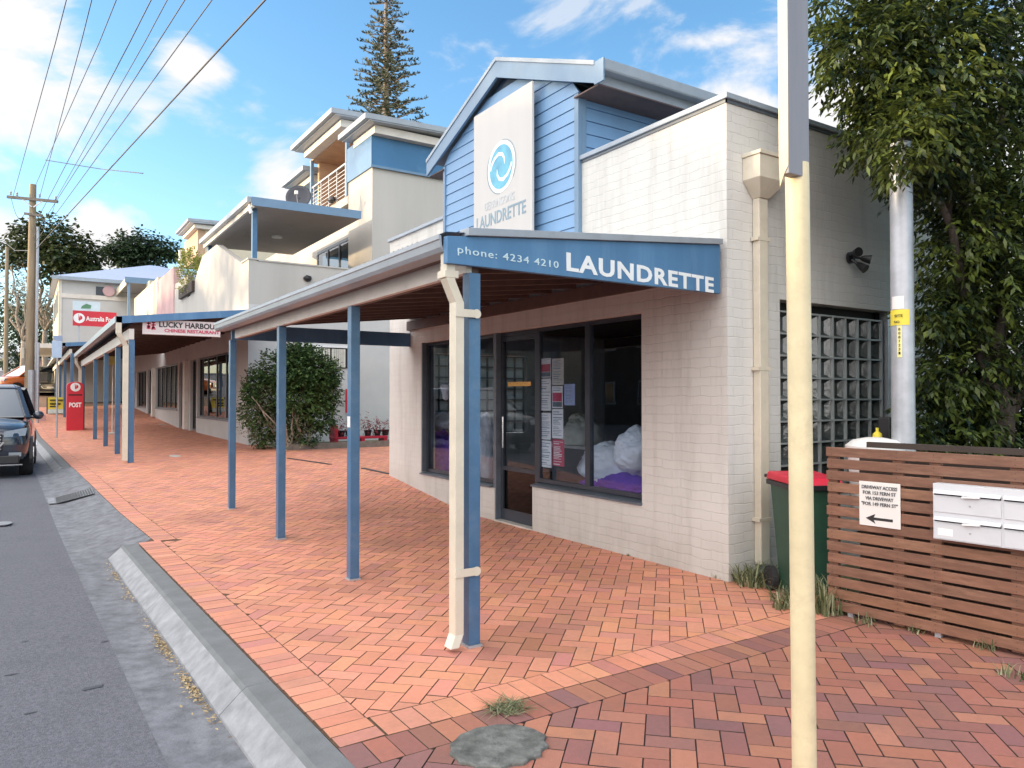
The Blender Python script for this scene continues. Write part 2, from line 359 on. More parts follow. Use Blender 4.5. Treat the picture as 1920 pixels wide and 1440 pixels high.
# herringbone bricks etc.
M['brick'] = mk('clay_paver', (1,1,1), .7, .12, 30, vc=True, bump=.0025, bscale=120, dirt=.42, dirtcol=(.24,.14,.10), dscale=2.2)
M['brickbed'] = mk('paver_joint_sand', (.15,.085,.055), .95, .25, 9, dirt=.5, dirtcol=(.06,.07,.03), dscale=1.0)
M['brick2'] = mk('dark_clay_paver', (1,1,1), .8, .12, 30, vc=True, bump=.0025, bscale=120, dirt=.45, dirtcol=(.13,.09,.085), dscale=2.6)
M['brickbed2'] = mk('dark_paver_joint_sand', (.07,.04,.035), .95, .25, 9, dirt=.5, dirtcol=(.06,.07,.03), dscale=1.0)
M['asphalt'] = mk('asphalt', (.125,.127,.145), .85, .35, 55, bump=.006, bscale=130, dirt=.5, dirtcol=(.085,.088,.10), dscale=1.6)
M['gutterc'] = mk('gutter_concrete', (.155,.16,.175), .85, .35, 9, bump=.004, bscale=60, dirt=.8, dirtcol=(.27,.28,.30), dscale=4.4)
M['kerbc'] = mk('kerb_concrete', (.27,.28,.295), .8, .25, 9, bump=.003, bscale=80, dirt=.6, dirtcol=(.2,.215,.225), dscale=3.5)
M['kerbtop'] = mk('kerb_top_concrete', (.16,.17,.175), .85, .15, 6, bump=.003, bscale=80, dirt=.4, dirtcol=(.14,.16,.13), dscale=4)
M['soil'] = mk('soil_and_grass', (.07,.075,.035), .95, .4, .7, bump=.02, bscale=8, col2=(.12,.13,.05))
M['iron'] = mk('cast_iron', (.06,.06,.062), .6, .2, 20, metal=.3)
# interesting fix-up: a finer grain of speckle on the asphalt
# ============================================================ SETTING: ground, road, paving
XW = 5.11           # street face of the laundrette
def sheet(name, mat, ys, xs_of, z_of, kind='structure'):
    mb = MB(); rows = []
    for y in ys:
        rows.append([(x, y, z_of(x, y)) for x in xs_of(y)])
    n = len(rows[0]); vs = [p for r in rows for p in r]
    fs = [(i*n+k, i*n+k+1, (i+1)*n+k+1, (i+1)*n+k) for i in range(len(rows)-1) for k in range(n-1)]
    mb.raw(vs, fs); return mb.build(name, mat, smooth=True, kind=kind)
def frange(a, b, n): return [a+(b-a)*i/n for i in range(n+1)]
ysl = frange(-30, -2, 6)+frange(-1, 20, 42)+frange(21, 60, 39)+[70,80,90,110,140,200,300,500,900]
sheet('ground', M['soil'], ysl, lambda y: [-900,-300,-120,-60,-30,-12.5,-11,-3,.6,2.1,5.1,5.3,9,14,30,60,120,300,900],
      lambda x, y: (G(x, y)-.24 if x < 5.2 else G(x, y)-.06) + (0 if abs(x) < 100 or y < 60 else (abs(x)-100)*.01))
sheet('road', M['asphalt'], ysl[:-3], lambda y: [-10.5,-8,-5,-2.5,XR(y)-.8,XR(y)+.01], lambda x, y: R(y)+.03*max(0, 1-abs(x+4)/5))
# far pavement on the other side of the road
sheet('far_pavement', M['gutterc'], ysl[:-3], lambda y: [-13.2,-10.65,-10.6,-10.45], lambda x, y: R(y)+.002+(.14 if x < -10.55 else 0))
# concrete gutter, with the flush apron between the two kerbs
yg = frange(-12, 8.8, 26)+[9.1,9.3,9.8]+frange(10.4, 17.7, 14)+[17.9]+frange(18.5, 60, 40)
def gxs(y):
    xk = XK(y); e = XB(y) if 9.1 < y < 17.9 else xk-.20
    a = XR(y); return [a, a+(e-a)*.3, a+(e-a)*.6, a+(e-a)*.85, e]
def gz(x, y):
    a = XR(y); e = XB(y) if 9.1 < y < 17.9 else XK(y)-.20
    k = (x-a)/(e-a); z = R(y)+.004
    if 9.1 < y < 17.9: return z+(G(x, y)-.002-z)*max(0, (k-.25)/.75)
    return z-.012*math.sin(PI*min(1,k))
sheet('gutter', M['gutterc'], yg, gxs, gz)
def kerb(name, y0, y1, n):
    mb = MB(); ys = frange(y0, y1, n); prof = lambda y: [(XK(y)-.30, R(y)-.08), (XK(y)-.285, R(y)+.012), (XK(y)-.17, G(.9,y)-.022), (XK(y)-.145, G(.9,y)-.004), (XK(y)-.012, G(.9,y)+.002), (XK(y)-.004, G(.9,y)-.01), (XK(y)-.004, R(y)-.08)]
    vs = []; 
    for y in ys:
        for x, z in prof(y): vs.append((x, y, z))
    n_ = 7
    for i in range(len(ys)-1):
        for k in range(n_-1):
            mb.mi = 1 if k in (2,3,4) else 0
            q = [i*n_+k, i*n_+k+1, (i+1)*n_+k+1, (i+1)*n_+k]; mb.face([vs[j] for j in q])
    mb.mi = 0
    mb.face([vs[k] for k in range(n_)]); mb.face([vs[(len(ys)-1)*n_+k] for k in range(n_-1,-1,-1)])
    return mb.build(name, [M['kerbc'], M['kerbtop']], kind='structure')
y_ = 9.08
while y_ > -6: kerb('kerb', y_-2.392, y_, 4); y_ -= 2.4
y_ = 17.92
while y_ < 60: kerb('kerb', y_, y_+2.39, 4); y_ += 2.4
# paving bed
def pave_z(x, y): return G(x, y)-.009
sheet('pavement', M['brickbed'], sorted(set([round(3.3+.25*i,3) for i in range(167)]+[9.0,11.5,11.6,13,17,30,36,45]+[46+i for i in range(15)])), lambda y: [XB(y), XB(y)+.4, 2.1, 3.2, 4.2, 5.1, 5.42 if y < 4.5 else (9.6 if 11.6 < y < 20 else 5.3)], pave_z)
sheet('driveway', M['brickbed2'], frange(-9, 3.3, 20), lambda y: [XK(y), 2.1, 4, 5.6, 8.5, 12], pave_z)
UB = .1166
def clip(poly, nx, ny, c):
    out = []
    for i in range(len(poly)):
        a = poly[i]; b = poly[(i+1) % len(poly)]; da = nx*a[0]+ny*a[1]-c; db = nx*b[0]+ny*b[1]-c
        if da >= 0: out.append(a)
        if (da >= 0) != (db >= 0):
            k = da/(da-db); out.append((a[0]+(b[0]-a[0])*k, a[1]+(b[1]-a[1])*k))
    return out
def area(p): return abs(sum(p[i][0]*p[(i+1)%len(p)][1]-p[(i+1)%len(p)][0]*p[i][1] for i in range(len(p))))/2
STAINS = [(2.62,4.05,.42,.55),(2.95,4.2,.35,.62),(2.3,3.75,.3,.75),(2.2,6.1,.4,.72),(2.6,6.5,.3,.75),(3.4,4.6,.35,.78),(3.2,7.6,.5,.72),(3.7,9.6,.6,.70),(1.9,10.5,.7,.8),(4.3,5.3,.5,.8),(2.3,8.6,.3,.78)]
def grime(p, rng):
    k = 1.0
    for x, y, r, a in STAINS:
        d = math.hypot(p[0]-x, (p[1]-y))/r
        if d < 1: k = min(k, a+(1-a)*d*rng.uniform(.6,1.1))
    return min(k, 1.0)
def put_brick(mb, poly, rng, cols, dz=0.0, lod=False):
    if len(poly) < 3 or area(poly) < .0022: return
    c = rng.choice(cols); k = rng.uniform(.91, 1.08)*grime(poly[0], rng); mb.cc = (c[0]*k, c[1]*k*rng.uniform(.94,1.06), c[2]*k*rng.uniform(.92,1.08), 1)
    if area(poly) < 0: poly = poly[::-1]
    h = rng.uniform(-.0012, .0012); tx = rng.uniform(-.008,.008); ty = rng.uniform(-.008,.008)
    cx = sum(p[0] for p in poly)/len(poly); cy = sum(p[1] for p in poly)/len(poly)
    def z(p): return G(p[0], p[1])+h+(p[0]-cx)*tx+(p[1]-cy)*ty+dz
    s = sum((poly[(i+1)%len(poly)][0]-poly[i][0])*(poly[(i+1)%len(poly)][1]+poly[i][1]) for i in range(len(poly)))
    if s > 0: poly = poly[::-1]
    if lod: mb.face([(p[0],p[1],z(p)) for p in poly]); return
    ch = .0022
    ins = [(p[0]+(cx-p[0])*.0, p[1]) for p in poly]
    # chamfered top edge
    top = []
    for p in poly:
        dx, dy = cx-p[0], cy-p[1]; L = math.hypot(dx, dy) or 1
        top.append((p[0]+dx/L*ch, p[1]+dy/L*ch))
    n = len(poly); base = len(mb.v)
    mb.v += [(p[0],p[1],z(p)) for p in top]+[(p[0],p[1],z(p)-.0022) for p in poly]+[(p[0],p[1],z(p)-.011) for p in poly]
    mb.f.append(tuple(range(base, base+n))); mb.c.append(mb.cc); mb.m.append(0); fs = []
    for r in (0, 1):
        for i in range(n):
            j = (i+1) % n; fs.append((base+(r+1)*n+i, base+(r+1)*n+j, base+r*n+j, base+r*n+i))
    for f in fs: mb.f.append(f); mb.c.append(mb.cc); mb.m.append(1)
def herring(mb, rng, cols, x0, x1, y0, y1, clips, lodf=lambda y: False, inside=lambda x, y: True):
    s2 = math.sqrt(.5); g = .0023
    R0 = 60
    umin = int(min((x*s2+y*s2) for x in (x0,x1) for y in (y0,y1))/UB)-3; umax = int(max((x*s2+y*s2) for x in (x0,x1) for y in (y0,y1))/UB)+3
    vmin = int(min((x*s2-y*s2) for x in (x0,x1) for y in (y0,y1))/UB)-3; vmax = int(max((x*s2-y*s2) for x in (x0,x1) for y in (y0,y1))/UB)+3
    for n in range(vmin, vmax+1):
        for m in range((umin-n)//4-1, (umax-n)//4+2):
            for (a, b, w, h) in ((n+4*m, n, 2, 1), (n+2+4*m, n-1, 1, 2)):
                if a > umax or a < umin: continue
                q = [(a*UB+g, b*UB+g), ((a+w)*UB-g, b*UB+g), ((a+w)*UB-g, (b+h)*UB-g), (a*UB+g, (b+h)*UB-g)]
                p = [(u*s2+v*s2, u*s2-v*s2) for u, v in q]
                cx = sum(k[0] for k in p)/4; cy = sum(k[1] for k in p)/4
                if cx < x0-.2 or cx > x1+.2 or cy < y0-.2 or cy > y1+.2 or not inside(cx, cy): continue
                for (nx, ny, c) in clips(cx, cy):
                    p = clip(p, nx, ny, c)
                    if len(p) < 3: break
                put_brick(mb, p, rng, cols, lod=lodf(cy))
rng = random.Random(3)
ORC = [(.68,.29,.185),(.67,.28,.175),(.70,.30,.19),(.66,.275,.17),(.63,.27,.175),(.69,.29,.175),(.68,.285,.18),(.58,.245,.18)]
DKC = [(.36,.15,.10),(.29,.125,.10),(.40,.17,.11),(.25,.115,.105),(.33,.135,.10),(.36,.14,.095)]
mb = MB()
def cl1(x, y):
    e = 1e-3; xb = XB(y)+.236; sl = (XB(min(y+.01, 60))-XB(y))/.01
    if abs(sl) > .2: sl = -.04
    out = [(1, -sl, xb-sl*y), (0, 1, 3.3+.236)]
    if y < 11.5: out.append((-1, 0, -(XW+.02) if y > 4.45 else -5.4))
    return out
herring(mb, rng, ORC, -.4, 5.4, 3.5, 46, cl1, lambda y: y > 15)
herring(mb, rng, ORC, 5.4, 9.4, 11.6, 17.0, lambda x, y: [(0,1,11.62)], lambda y: y > 15)
# border course along the kerb, bricks laid square to it
y = 3.3
while y < 46:
    sl = -.04; xa = XB(y+.058)+.006; p = [(xa, y+.002), (xa+.226, y+.002-sl*.2), (xa+.226, y+UB-.002-sl*.2), (xa, y+UB-.002)]
    if y < 3.53: p = clip(p, 0, 1, 3.302)
    put_brick(mb, p, rng, ORC, lod=y > 15); y += UB
x = 1.45
while x < 5.35:
    put_brick(mb, [(x+.002, 3.303), (x+UB-.002, 3.303), (x+UB-.002, 3.532), (x+.002, 3.532)], rng, ORC); x += UB
mb.build('paving_bricks', [M['brick'], M['brickbed']], kind='structure')
mb = MB()
x = 1.2
while x < 5.35:
    put_brick(mb, [(x+.002, 3.068), (x+UB-.002, 3.068), (x+UB-.002, 3.297), (x+.002, 3.297)], rng, DKC); x += UB
PIT = (1.55, 2.25, 2.62, 3.2)
def inpit(x, y): return PIT[0]-.02 < x < PIT[1]+.02 and PIT[2] < y < PIT[3]
herring(mb, rng, DKC, 1.2, 5.5, -1.6, 3.1, lambda x, y: [(0,-1,-3.064),(1,.03,XK(0)+.01),(-1,0,-5.5)])
mb.build('driveway_bricks', [M['brick2'], M['brickbed2']], kind='structure')
# concrete pit cover in the corner of the driveway
a = at(845, 1362, Z=0); 
mb = MB(); cx, cy = at(935, 1400, Z=0).x, at(935, 1400, Z=0).y
pts = []
for i in range(28):
    an = 2*PI*i/28; r = .20*(1+.06*math.sin(i*3.1)); pts.append((cx+r*1.15*math.cos(an), cy+r*math.sin(an)))
mb.prism(pts, 'z', -.01, .014); mb.build('pit_cover', mk('mossy_concrete', (.11,.115,.105), .95, .45, 14, bump=.008, bscale=40, dirt=.7, dirtcol=(.30,.30,.29), dscale=6), label='round concrete pit cover set in bricks beside weeds at kerb end', cat='pit cover', bevel=.006)
# small service covers in the paving and road
def disc(name, p, rx, ry, z, mat, label, cat, n=24, group=None):
    mb = MB(); mb.prism([(p.x+rx*math.cos(2*PI*i/n), p.y+ry*math.sin(2*PI*i/n)) for i in range(n)], 'z', z-.01, z); return mb.build(name, mat, label=label, cat=cat, group=group)
p = at(328, 877, Z=.03); disc('service_cover', p, .11, .33, G(p.x,p.y)+.006, M['plinth'], 'pale round service cover set in the orange pavement', 'service cover')
p = at(305, 807, Z=.3); disc('service_cover', p, .14, .3, G(p.x,p.y)+.006, M['plinth'], 'pale service cover in the pavement before the far shopfront', 'service cover')
p = at(6, 990, Z=-.14); disc('valve_cover', p, .1, .16, R(p.y)+.034, M['kerbc'], 'small pale valve cover in the asphalt at left edge', 'valve cover')
# drain grate across the apron
g0 = at(78, 952, Z=-.13); g1 = at(190, 930, Z=-.05)
gr = thing('drain_grate', 'cross barred cast iron drain grate set in the gutter apron', 'drain grate', (g0.x, g0.y, -.1))
def gzz(x, y): return gz(x, y)+.022
gy0, gy1 = g0.y-.3, g0.y+.28; gx0, gx1 = XR(g0.y)+.12, XB(g0.y)-.06
mb = MB(); n = 15
for i in range(n+1):
    x = gx0+(gx1-gx0)*i/n
    mb.bar((x, gy0, gzz(x, gy0)), (x, gy1, gzz(x, gy1)), .016, .006)
for i in range(7):
    y = gy0+(gy1-gy0)*i/6
    mb.bar((gx0, y, gzz(gx0, y)+.001), (gx1, y, gzz(gx1, y)+.001), .022, .006)
mb.build('grille', mk('worn_grate_iron', (.20,.21,.22), .6, .2, 20), gr)
mb = MB(); mb.face([(gx0,gy0,gzz(gx0,gy0)-.003),(gx1,gy0,gzz(gx1,gy0)-.003),(gx1,gy1,gzz(gx1,gy1)-.003),(gx0,gy1,gzz(gx0,gy1)-.003)]); mb.build('sump', M['dark'], gr)
mb = MB(); mb.face([(XR(gy0)+.01,gy0,gzz(gx0-.1,gy0)),(gx0-.01,gy0,gzz(gx0,gy0)),(gx0-.01,gy1,gzz(gx0,gy1)),(XR(gy0)+.01,gy1,gzz(gx0-.1,gy1))]); mb.build('grate_surround', M['kerbc'], gr)
# dry leaves caught along the kerb
rng = random.Random(5); mb = MB()
for px, py, n in ((240,1078,60),(268,1108,50),(330,1200,110),(345,1215,70),(398,1275,90),(408,1285,60),(300,1165,20),(225,1060,20),(440,1320,40)):
    q = at(px, py, Z=-.13)
    for i in range(n):
        y = q.y+rng.gauss(0,.16); xk = XK(y)-.30; x = xk-abs(rng.gauss(0,.035))-.005
        a = rng.uniform(0,PI); l = rng.uniform(.007,.018); w = l*.45; dx, dy = math.cos(a)*l, math.sin(a)*l; z = R(y)+.008+rng.uniform(0,.012)
        mb.cc = (rng.random(),)*3+(1,); mb.face([(x-dx,y-dy,z),(x+dy*.5,y-dx*.5,z+.004),(x+dx,y+dy,z+rng.uniform(-.004,.008)),(x-dy*.5,y+dx*.5,z+.003)])
mb.build('leaf_litter', mk_leaf('dry_leaves', (.16,.10,.04), (.55,.42,.22), trans=.1), kind='stuff')
# dark tar marks on the road
rng = random.Random(8); mb = MB()
for px, py, s in ((172,1282,.12),(46,1197,.05),(124,1188,.04),(198,1196,.05),(57,1329,.05),(20,1258,.06)):
    q = at(px, py, Z=-.11); pts = []
    for i in range(9):
        a = 2*PI*i/9; r = s*rng.uniform(.5,1)*.5; pts.append((q.x+r*1.5*math.cos(a), q.y+r*.55*math.sin(a), R(q.y)+.03*max(0,1-abs(q.x+4)/5)+.004))
    mb.face(pts)
mb.build('road_tar_marks', mk('tar_mark', (.06,.062,.07), .6), kind='structure')
# ------------------------------------------------------------ grass tufts and weeds
def tuft(name, c, n, h, spread, label, rng, mat='weed', cat='weed', droop=.6, w=.008, group=None):
    mb = MB()
    for i in range(n):
        a = rng.uniform(0, 2*PI); r = spread*math.sqrt(rng.random())*.5; b = Vector((c[0]+r*math.cos(a), c[1]+r*math.sin(a), c[2]))
        a2 = rng.uniform(0, 2*PI); out = rng.uniform(.1, 1)*spread*.8; hh = h*rng.uniform(.35, 1); d = Vector((math.cos(a2), math.sin(a2), 0)); s = Vector((-d.y, d.x, 0))*w*rng.uniform(.5,1.2)
        mb.cc = (rng.random()**1.3,)*3+(1,); prev = b; pw = 1.0
        for k in (1,2,3,4):
            t_ = k/4; p = b+d*out*t_**1.5; p.z = c[2]+hh*(t_*1.6-droop*1.2*t_*t_); nw = (1-t_)*.9+.08
            mb.face([prev-s*pw, prev+s*pw, p+s*nw, p-s*nw]); prev = p; pw = nw
    return mb.build(name, M[mat], label=label, cat=cat, group=group)
rng = random.Random(11)
tuft('weed_clump', (5.28,4.22,0), 230, .22, .42, 'scruffy pale weeds at the foot of the cream downpipe', rng)
tuft('weed_clump', (5.5,4.05,0), 150, .14, .36, 'low weeds growing before the green wheelie bin', rng)
tuft('weed_clump', (5.0,3.72,0), 70, .14, .3, 'flat grass tuft on bricks in front of the side wall', rng)
q = at(1545,1150,Z=0); tuft('strap_leaf_plant', (q.x+.05,q.y+.02,0), 150, .30, .30, 'strappy pale green plant at the end of the slatted fence', rng, w=.011, cat='plant')
q = at(1480,1140,Z=0); tuft('weed_clump', (q.x,q.y,0), 70, .15, .25, 'weed tuft on the brick border left of the fence end', rng)
q = at(950,1328,Z=0); tuft('grass_tuft', (q.x,q.y,0), 220, .035, .2, 'bright green grass tuft at the brick border corner', rng, w=.004)
q = at(1250,1300,Z=0)
for px, py, s, lb in ((1620,1170,.16,'tiny weeds under the left end of the slatted fence'),(1720,1185,.14,'small weeds in the gap below the fence middle'),(1850,1215,.16,'tiny weeds under the slatted fence near its steel foot'),(1900,1270,.15,'pale weed tuft on the driveway bricks at right edge'),(1350,1085,.1,'grass sprig at the corner of the cream building'),(1180,1042,.05,'tiny weed sprout against the cream wall below the window')):
    q = at(px, py, Z=0); tuft('weed_sprig', (q.x,q.y,0), 30, s*.7, s, lb, rng, w=.005)
# ============================================================ LAUNDRETTE
YN = 4.40; YF = yx(730, XW, 885)           # near and far corners of the street wall
ZT = 4.215
YW0 = yx(1203, XW); YD0 = yx(998, XW); YD1 = yx(929, XW); YL0 = yx(919, XW); YW3 = yx(790, XW)
ZH = at(1203, 586, X=XW).z; ZSR = at(1203, 938, X=XW).z; ZSL = .46
YG0, YG1 = yx(1090, XW, 430), yx(837, XW, 430)      # blue boarded bay
YC = (YG0+YG1)/2
XE = 12.3
T_ = .24
B = thing('laundrette_building', 'cream painted brick corner shop with pale blue boarded gable and glass block side window', 'shop building', (XW, YN, 0))
mb = MB()
X2 = XW+T_
mb.box(XW, X2, YN, YW0, -.2, ZT)
mb.box(XW, X2, YW0, YD0, -.2, ZSR-.05); mb.box(XW, X2, YW0, YW3, ZH, ZT)
mb.box(XW, X2, YL0, YW3, -.2, ZSL-.04); mb.box(XW, X2, YD1+.02, YL0, -.2, ZSL-.04)
mb.box(XW, X2, YW3, YF, -.2, ZT)
# side wall with the glass block opening
GX0 = xy(1463, YN); GX1 = xy(1682, YN); GZ0 = .62; GZ1 = at(1470, 562, Y=YN).z
mb.box(X2, GX0, YN, YN+T_, -.2, ZT); mb.box(GX0, GX1, YN, YN+T_, -.2, GZ0); mb.box(GX0, GX1, YN, YN+T_, GZ1, ZT); mb.box(GX1, XE, YN, YN+T_, -.2, ZT)
# far end wall with its openings
NX0, NX1, NZ0, NZ1 = 5.75, 7.75, .95, 2.36
mb.box(X2, NX0, YF-T_, YF, 0, ZT); mb.box(NX0, NX1, YF-T_, YF, 0, NZ0); mb.box(NX0, NX1, YF-T_, YF, NZ1, ZT); mb.box(NX1, XE, YF-T_, YF, 0, ZT)
mb.box(XE-T_, XE, YN+T_, YF-T_, 0, ZT)
wall = mb.build('wall', M['cream'], B)
# roof deck behind the parapets
MB().box(X2, XE-T_, YN+T_, YF-T_, 3.75, 3.85).build('roof_deck', M['roofsteel'], B)
# parapet capping
mb = MB(); o = .035
for bx_ in ((XW-o, XW+T_+.02, YN-o, YG0-.01), (XW+T_+.022, XE+o, YN-o, YN+T_+.02), (XW-o, XW+T_+.02, YG1+.01, YF+o), (XW+T_+.022, XE+o, YF-T_-.02, YF+o)):
    MB().box(*bx_, ZT, ZT+.05).build('parapet_capping', M['capping'], B, bevel=.006)
mb = MB(); mb.box(XW-.012, XW, YN-.012, YG0-.02, ZT-.03, ZT-.002); mb.box(XW-.012, XE, YN-.012, YN, ZT-.03, ZT-.002); mb.build('shadow_trim', M['frame2'], B)
# interior shell
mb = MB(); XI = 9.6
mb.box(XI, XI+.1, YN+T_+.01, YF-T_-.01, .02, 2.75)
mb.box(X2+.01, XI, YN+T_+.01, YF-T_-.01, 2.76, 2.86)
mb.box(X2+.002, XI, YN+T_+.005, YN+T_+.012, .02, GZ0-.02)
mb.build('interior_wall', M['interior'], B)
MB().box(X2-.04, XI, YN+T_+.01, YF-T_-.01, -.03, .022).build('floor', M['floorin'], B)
# ---- glass blocks
glassblk = bpy.data.materials.new('glass_block'); t = nt(glassblk)
_o = N(t,'ShaderNodeOutputMaterial'); _b = N(t,'ShaderNodeBsdfPrincipled', i_Roughness=.12); _b.inputs['Base Color'].default_value = (.10,.125,.13,1); _b.inputs['Specular IOR Level'].default_value = .8
_t = N(t,'ShaderNodeBsdfTranslucent'); _t.inputs[0].default_value = (.75,.85,.85,1); _m = N(t,'ShaderNodeMixShader'); _m.inputs[0].default_value = .38
_g = N(t,'ShaderNodeNewGeometry'); _n = N(t,'ShaderNodeTexNoise', i_Scale=22.0, i_Detail=3.0); L_(t,_g.outputs['Position'],_n.inputs[0]); _p = N(t,'ShaderNodeBump', i_Strength=1.0, i_Distance=.02); L_(t,_n.outputs[0],_p.inputs['Height']); L_(t,_p.outputs[0],_b.inputs['Normal'])
L_(t,_b.outputs[0],_m.inputs[1]); L_(t,_t.outputs[0],_m.inputs[2]); L_(t,_m.outputs[0],_o.inputs[0])
M['glassblk'] = glassblk
M['blockjoint'] = mk('glass_block_joint', (.34,.37,.365), .6, .1, 8)
M['blockdark'] = mk('glass_block_outer', (.05,.066,.066), .12, .25, 9, spec=.9, bump=.005, bscale=14)
# side window: deep cells
mb = MB(); mg = MB(); nx = 8; x0 = GX0+.04; x1 = xy(1653, YN+.06); pitch = (x1-x0)/nx; yb = YN+.05
rows = 8; zt = GZ1-.10; pz = .207
for i in range(nx+1): mb.box(x0+i*pitch-.008, x0+i*pitch+.008, yb, yb+.09, zt-rows*pz, zt)
for r in range(rows+1): 
    for i in range(nx): mb.box(x0+i*pitch+.0081, x0+(i+1)*pitch-.0081, yb+.001, yb+.089, zt-r*pz-.008, zt-r*pz+.008)
for i in range(nx):
    for r in range(rows):
        xa, xb = x0+i*pitch+.009, x0+(i+1)*pitch-.009; za, zb = zt-(r+1)*pz+.009, zt-r*pz-.009; cx, cz = (xa+xb)/2, (za+zb)/2
        q = [(xa,yb+.03,za),(xb,yb+.03,za),(xb,yb+.03,zb),(xa,yb+.03,zb)]; w = (xb-xa)*.3
        c = [(cx-w,yb+.075,cz-w),(cx+w,yb+.075,cz-w),(cx+w,yb+.075,cz+w),(cx-w,yb+.075,cz+w)]
        mg.raw(q+c, [(4,5,6,7),(0,1,5,4),(1,2,6,5),(2,3,7,6),(3,0,4,7)])
W_ = mb.build('glass_block_window', M['blockjoint'], B); mg.build('glass_blocks', M['blockdark'], W_)
mb = MB(); mb.box(GX0, GX1, YN+.15, YN+.16, GZ0, GZ1); mb.box(x1+.012, GX1-.12, YN+.13, YN+.14, GZ0, GZ1); mb.build('recess', M['dark'], W_)
MB().box(GX1-.115, GX1-.005, YN+.03, YN+.12, GZ0, GZ1-.005).build('frame', M['galv'], W_)
# far-end window and rear window, seen lit through the shop
def gbgrid(xa, xb, y, za, zb, n, m, nm):
    mj = MB(); px = (xb-xa)/n; pz_ = (zb-za)/m
    for i in range(n+1): mj.box(xa+i*px-.01, xa+i*px+.01, y, y+.08, za, zb)
    for r in range(m+1):
        for i in range(n): mj.box(xa+i*px+.0101, xa+(i+1)*px-.0101, y+.001, y+.079, za+r*pz_-.01, za+r*pz_+.01)
    w = mj.build(nm, M['frame2'], B); MB().box(xa, xb, y+.035, y+.045, za, zb).build('glass_blocks', glassblk, w)
gbgrid(NX0+.02, NX1-.02, YF-.16, NZ0+.02, NZ1-.02, 10, 7, 'glass_block_window')
# ---- shop front joinery
YR = XW+.10       # plane of the glazing
FR = thing('x','x','x'); bpy.data.objects.remove(FR)
def frame_bar(mb, y0, y1, z0, z1, x0=None, d=.05): 
    a = (YR-.025) if x0 is None else x0; mb.box(a, a+d, y0, y1, z0, z1)
# right window
mb = MB(); f = .045
ym = yx(1105, YR)
frame_bar(mb, YW0, YW0+f, ZSR, ZH); frame_bar(mb, YD0-f, YD0, ZSR, ZH); frame_bar(mb, YW0+f, YD0-f, ZSR, ZSR+f); frame_bar(mb, YW0+f, YD0-f, ZH-f, ZH); frame_bar(mb, ym-.04, ym+.04, ZSR+f, ZH-f, YR-.03, .06)
w1 = mb.build('window', M['frame'], B)
MB().box(YR-.003, YR+.003, YW0+f, YD0-f, ZSR+f, ZH-f).build('pane', M['glass'], w1)
MB().hexa([(XW-.03,YW0-.005,ZSR-.05),(XW+T_*.7,YW0-.005,ZSR-.05),(XW+T_*.7,YD0,ZSR-.05),(XW-.03,YD0,ZSR-.05),(XW-.03,YW0-.005,ZSR-.03),(XW+T_*.7,YW0-.005,ZSR),(XW+T_*.7,YD0,ZSR),(XW-.03,YD0,ZSR-.03)]).build('sill', M['frame2'], w1)
# left window
mb = MB(); YLB = YD1+.07; ym2 = yx(872, YR)
frame_bar(mb, YLB, YLB+f, ZSL, ZH); frame_bar(mb, YW3-f-.03, YW3-.03, ZSL, ZH); frame_bar(mb, YLB+f, YW3-f-.03, ZSL, ZSL+f); frame_bar(mb, YLB+f, YW3-f-.03, ZH-f, ZH); frame_bar(mb, ym2-.03, ym2+.03, ZSL+f, ZH-f)
w2 = mb.build('window', M['frame'], B)
MB().box(YR-.003, YR+.003, YLB+f, YW3-f-.03, ZSL+f, ZH-f).build('pane', M['glass'], w2)
MB().hexa([(XW-.03,YL0-.03,ZSL-.04),(XW+T_*.7,YL0-.03,ZSL-.04),(XW+T_*.7,YW3,ZSL-.04),(XW-.03,YW3,ZSL-.04),(XW-.03,YL0-.03,ZSL-.02),(XW+T_*.7,YL0-.03,ZSL),(XW+T_*.7,YW3,ZSL),(XW-.03,YW3,ZSL-.02)]).build('sill', M['frame2'], w2)
MB().box(XW+.005, XW+.2, YW3-.028, YW3-.002, ZSL, ZH).build('reveal_lining', M['frame2'], B); MB().box(XW+.01, XW+.16, YD1+.002, YD1+.068, 0, ZH-.01).build('reveal_lining', M['frame2'], B)
# door
D = MB(); df = .055
D.box(YR-.02, YR+.03, YD0+.005, YD0+.005+df, .02, ZH-.06); D.box(YR-.02, YR+.03, YD1-df-.005, YD1-.005, .02, ZH-.06)
D.box(YR-.02, YR+.03, YD0+.005+df, YD1-df-.005, .02, .16); D.box(YR-.02, YR+.03, YD0+.005+df, YD1-df-.005, ZH-.06-df, ZH-.06)
D.box(YR-.02, YR+.03, YD0+.005+df, YD1-df-.005, .66, .71)
door = D.build('door', M['frame'], B)
mb = MB(); mb.box(YR, YR+.006, YD0+.06, YD1-.06, .71, ZH-.11); mb.build('pane', M['glass'], door)
mb = MB(); mb.box(YR, YR+.006, YD0+.06, YD1-.06, .16, .66); mb.build('kick_panel', mk_glass('brown_reflective_glass', (.8,.6,.55), .30), door)
MB().tube([(YR-.05,YD1-.1,.95),(YR-.05,YD1-.1,1.35)], .012).build('handle', M['chrome'], door)
MB().box(YR-.008, YR-.002, yx(996,YR), yx(953,YR), at(975,724,X=YR).z, at(975,716,X=YR).z).build('sticker', mk('gold_sticker', (.7,.45,.12), .5, .2, 30), door)
MB().box(YR-.02, YR+.03, YD0+.006, YD1-.006, ZH-.055, ZH-.002).build('door_head', M['frame'], B)
MB().box(XW-.02, XW+.2, YD0, YD1, -.05, .018).build('threshold', M['plinth'], B)
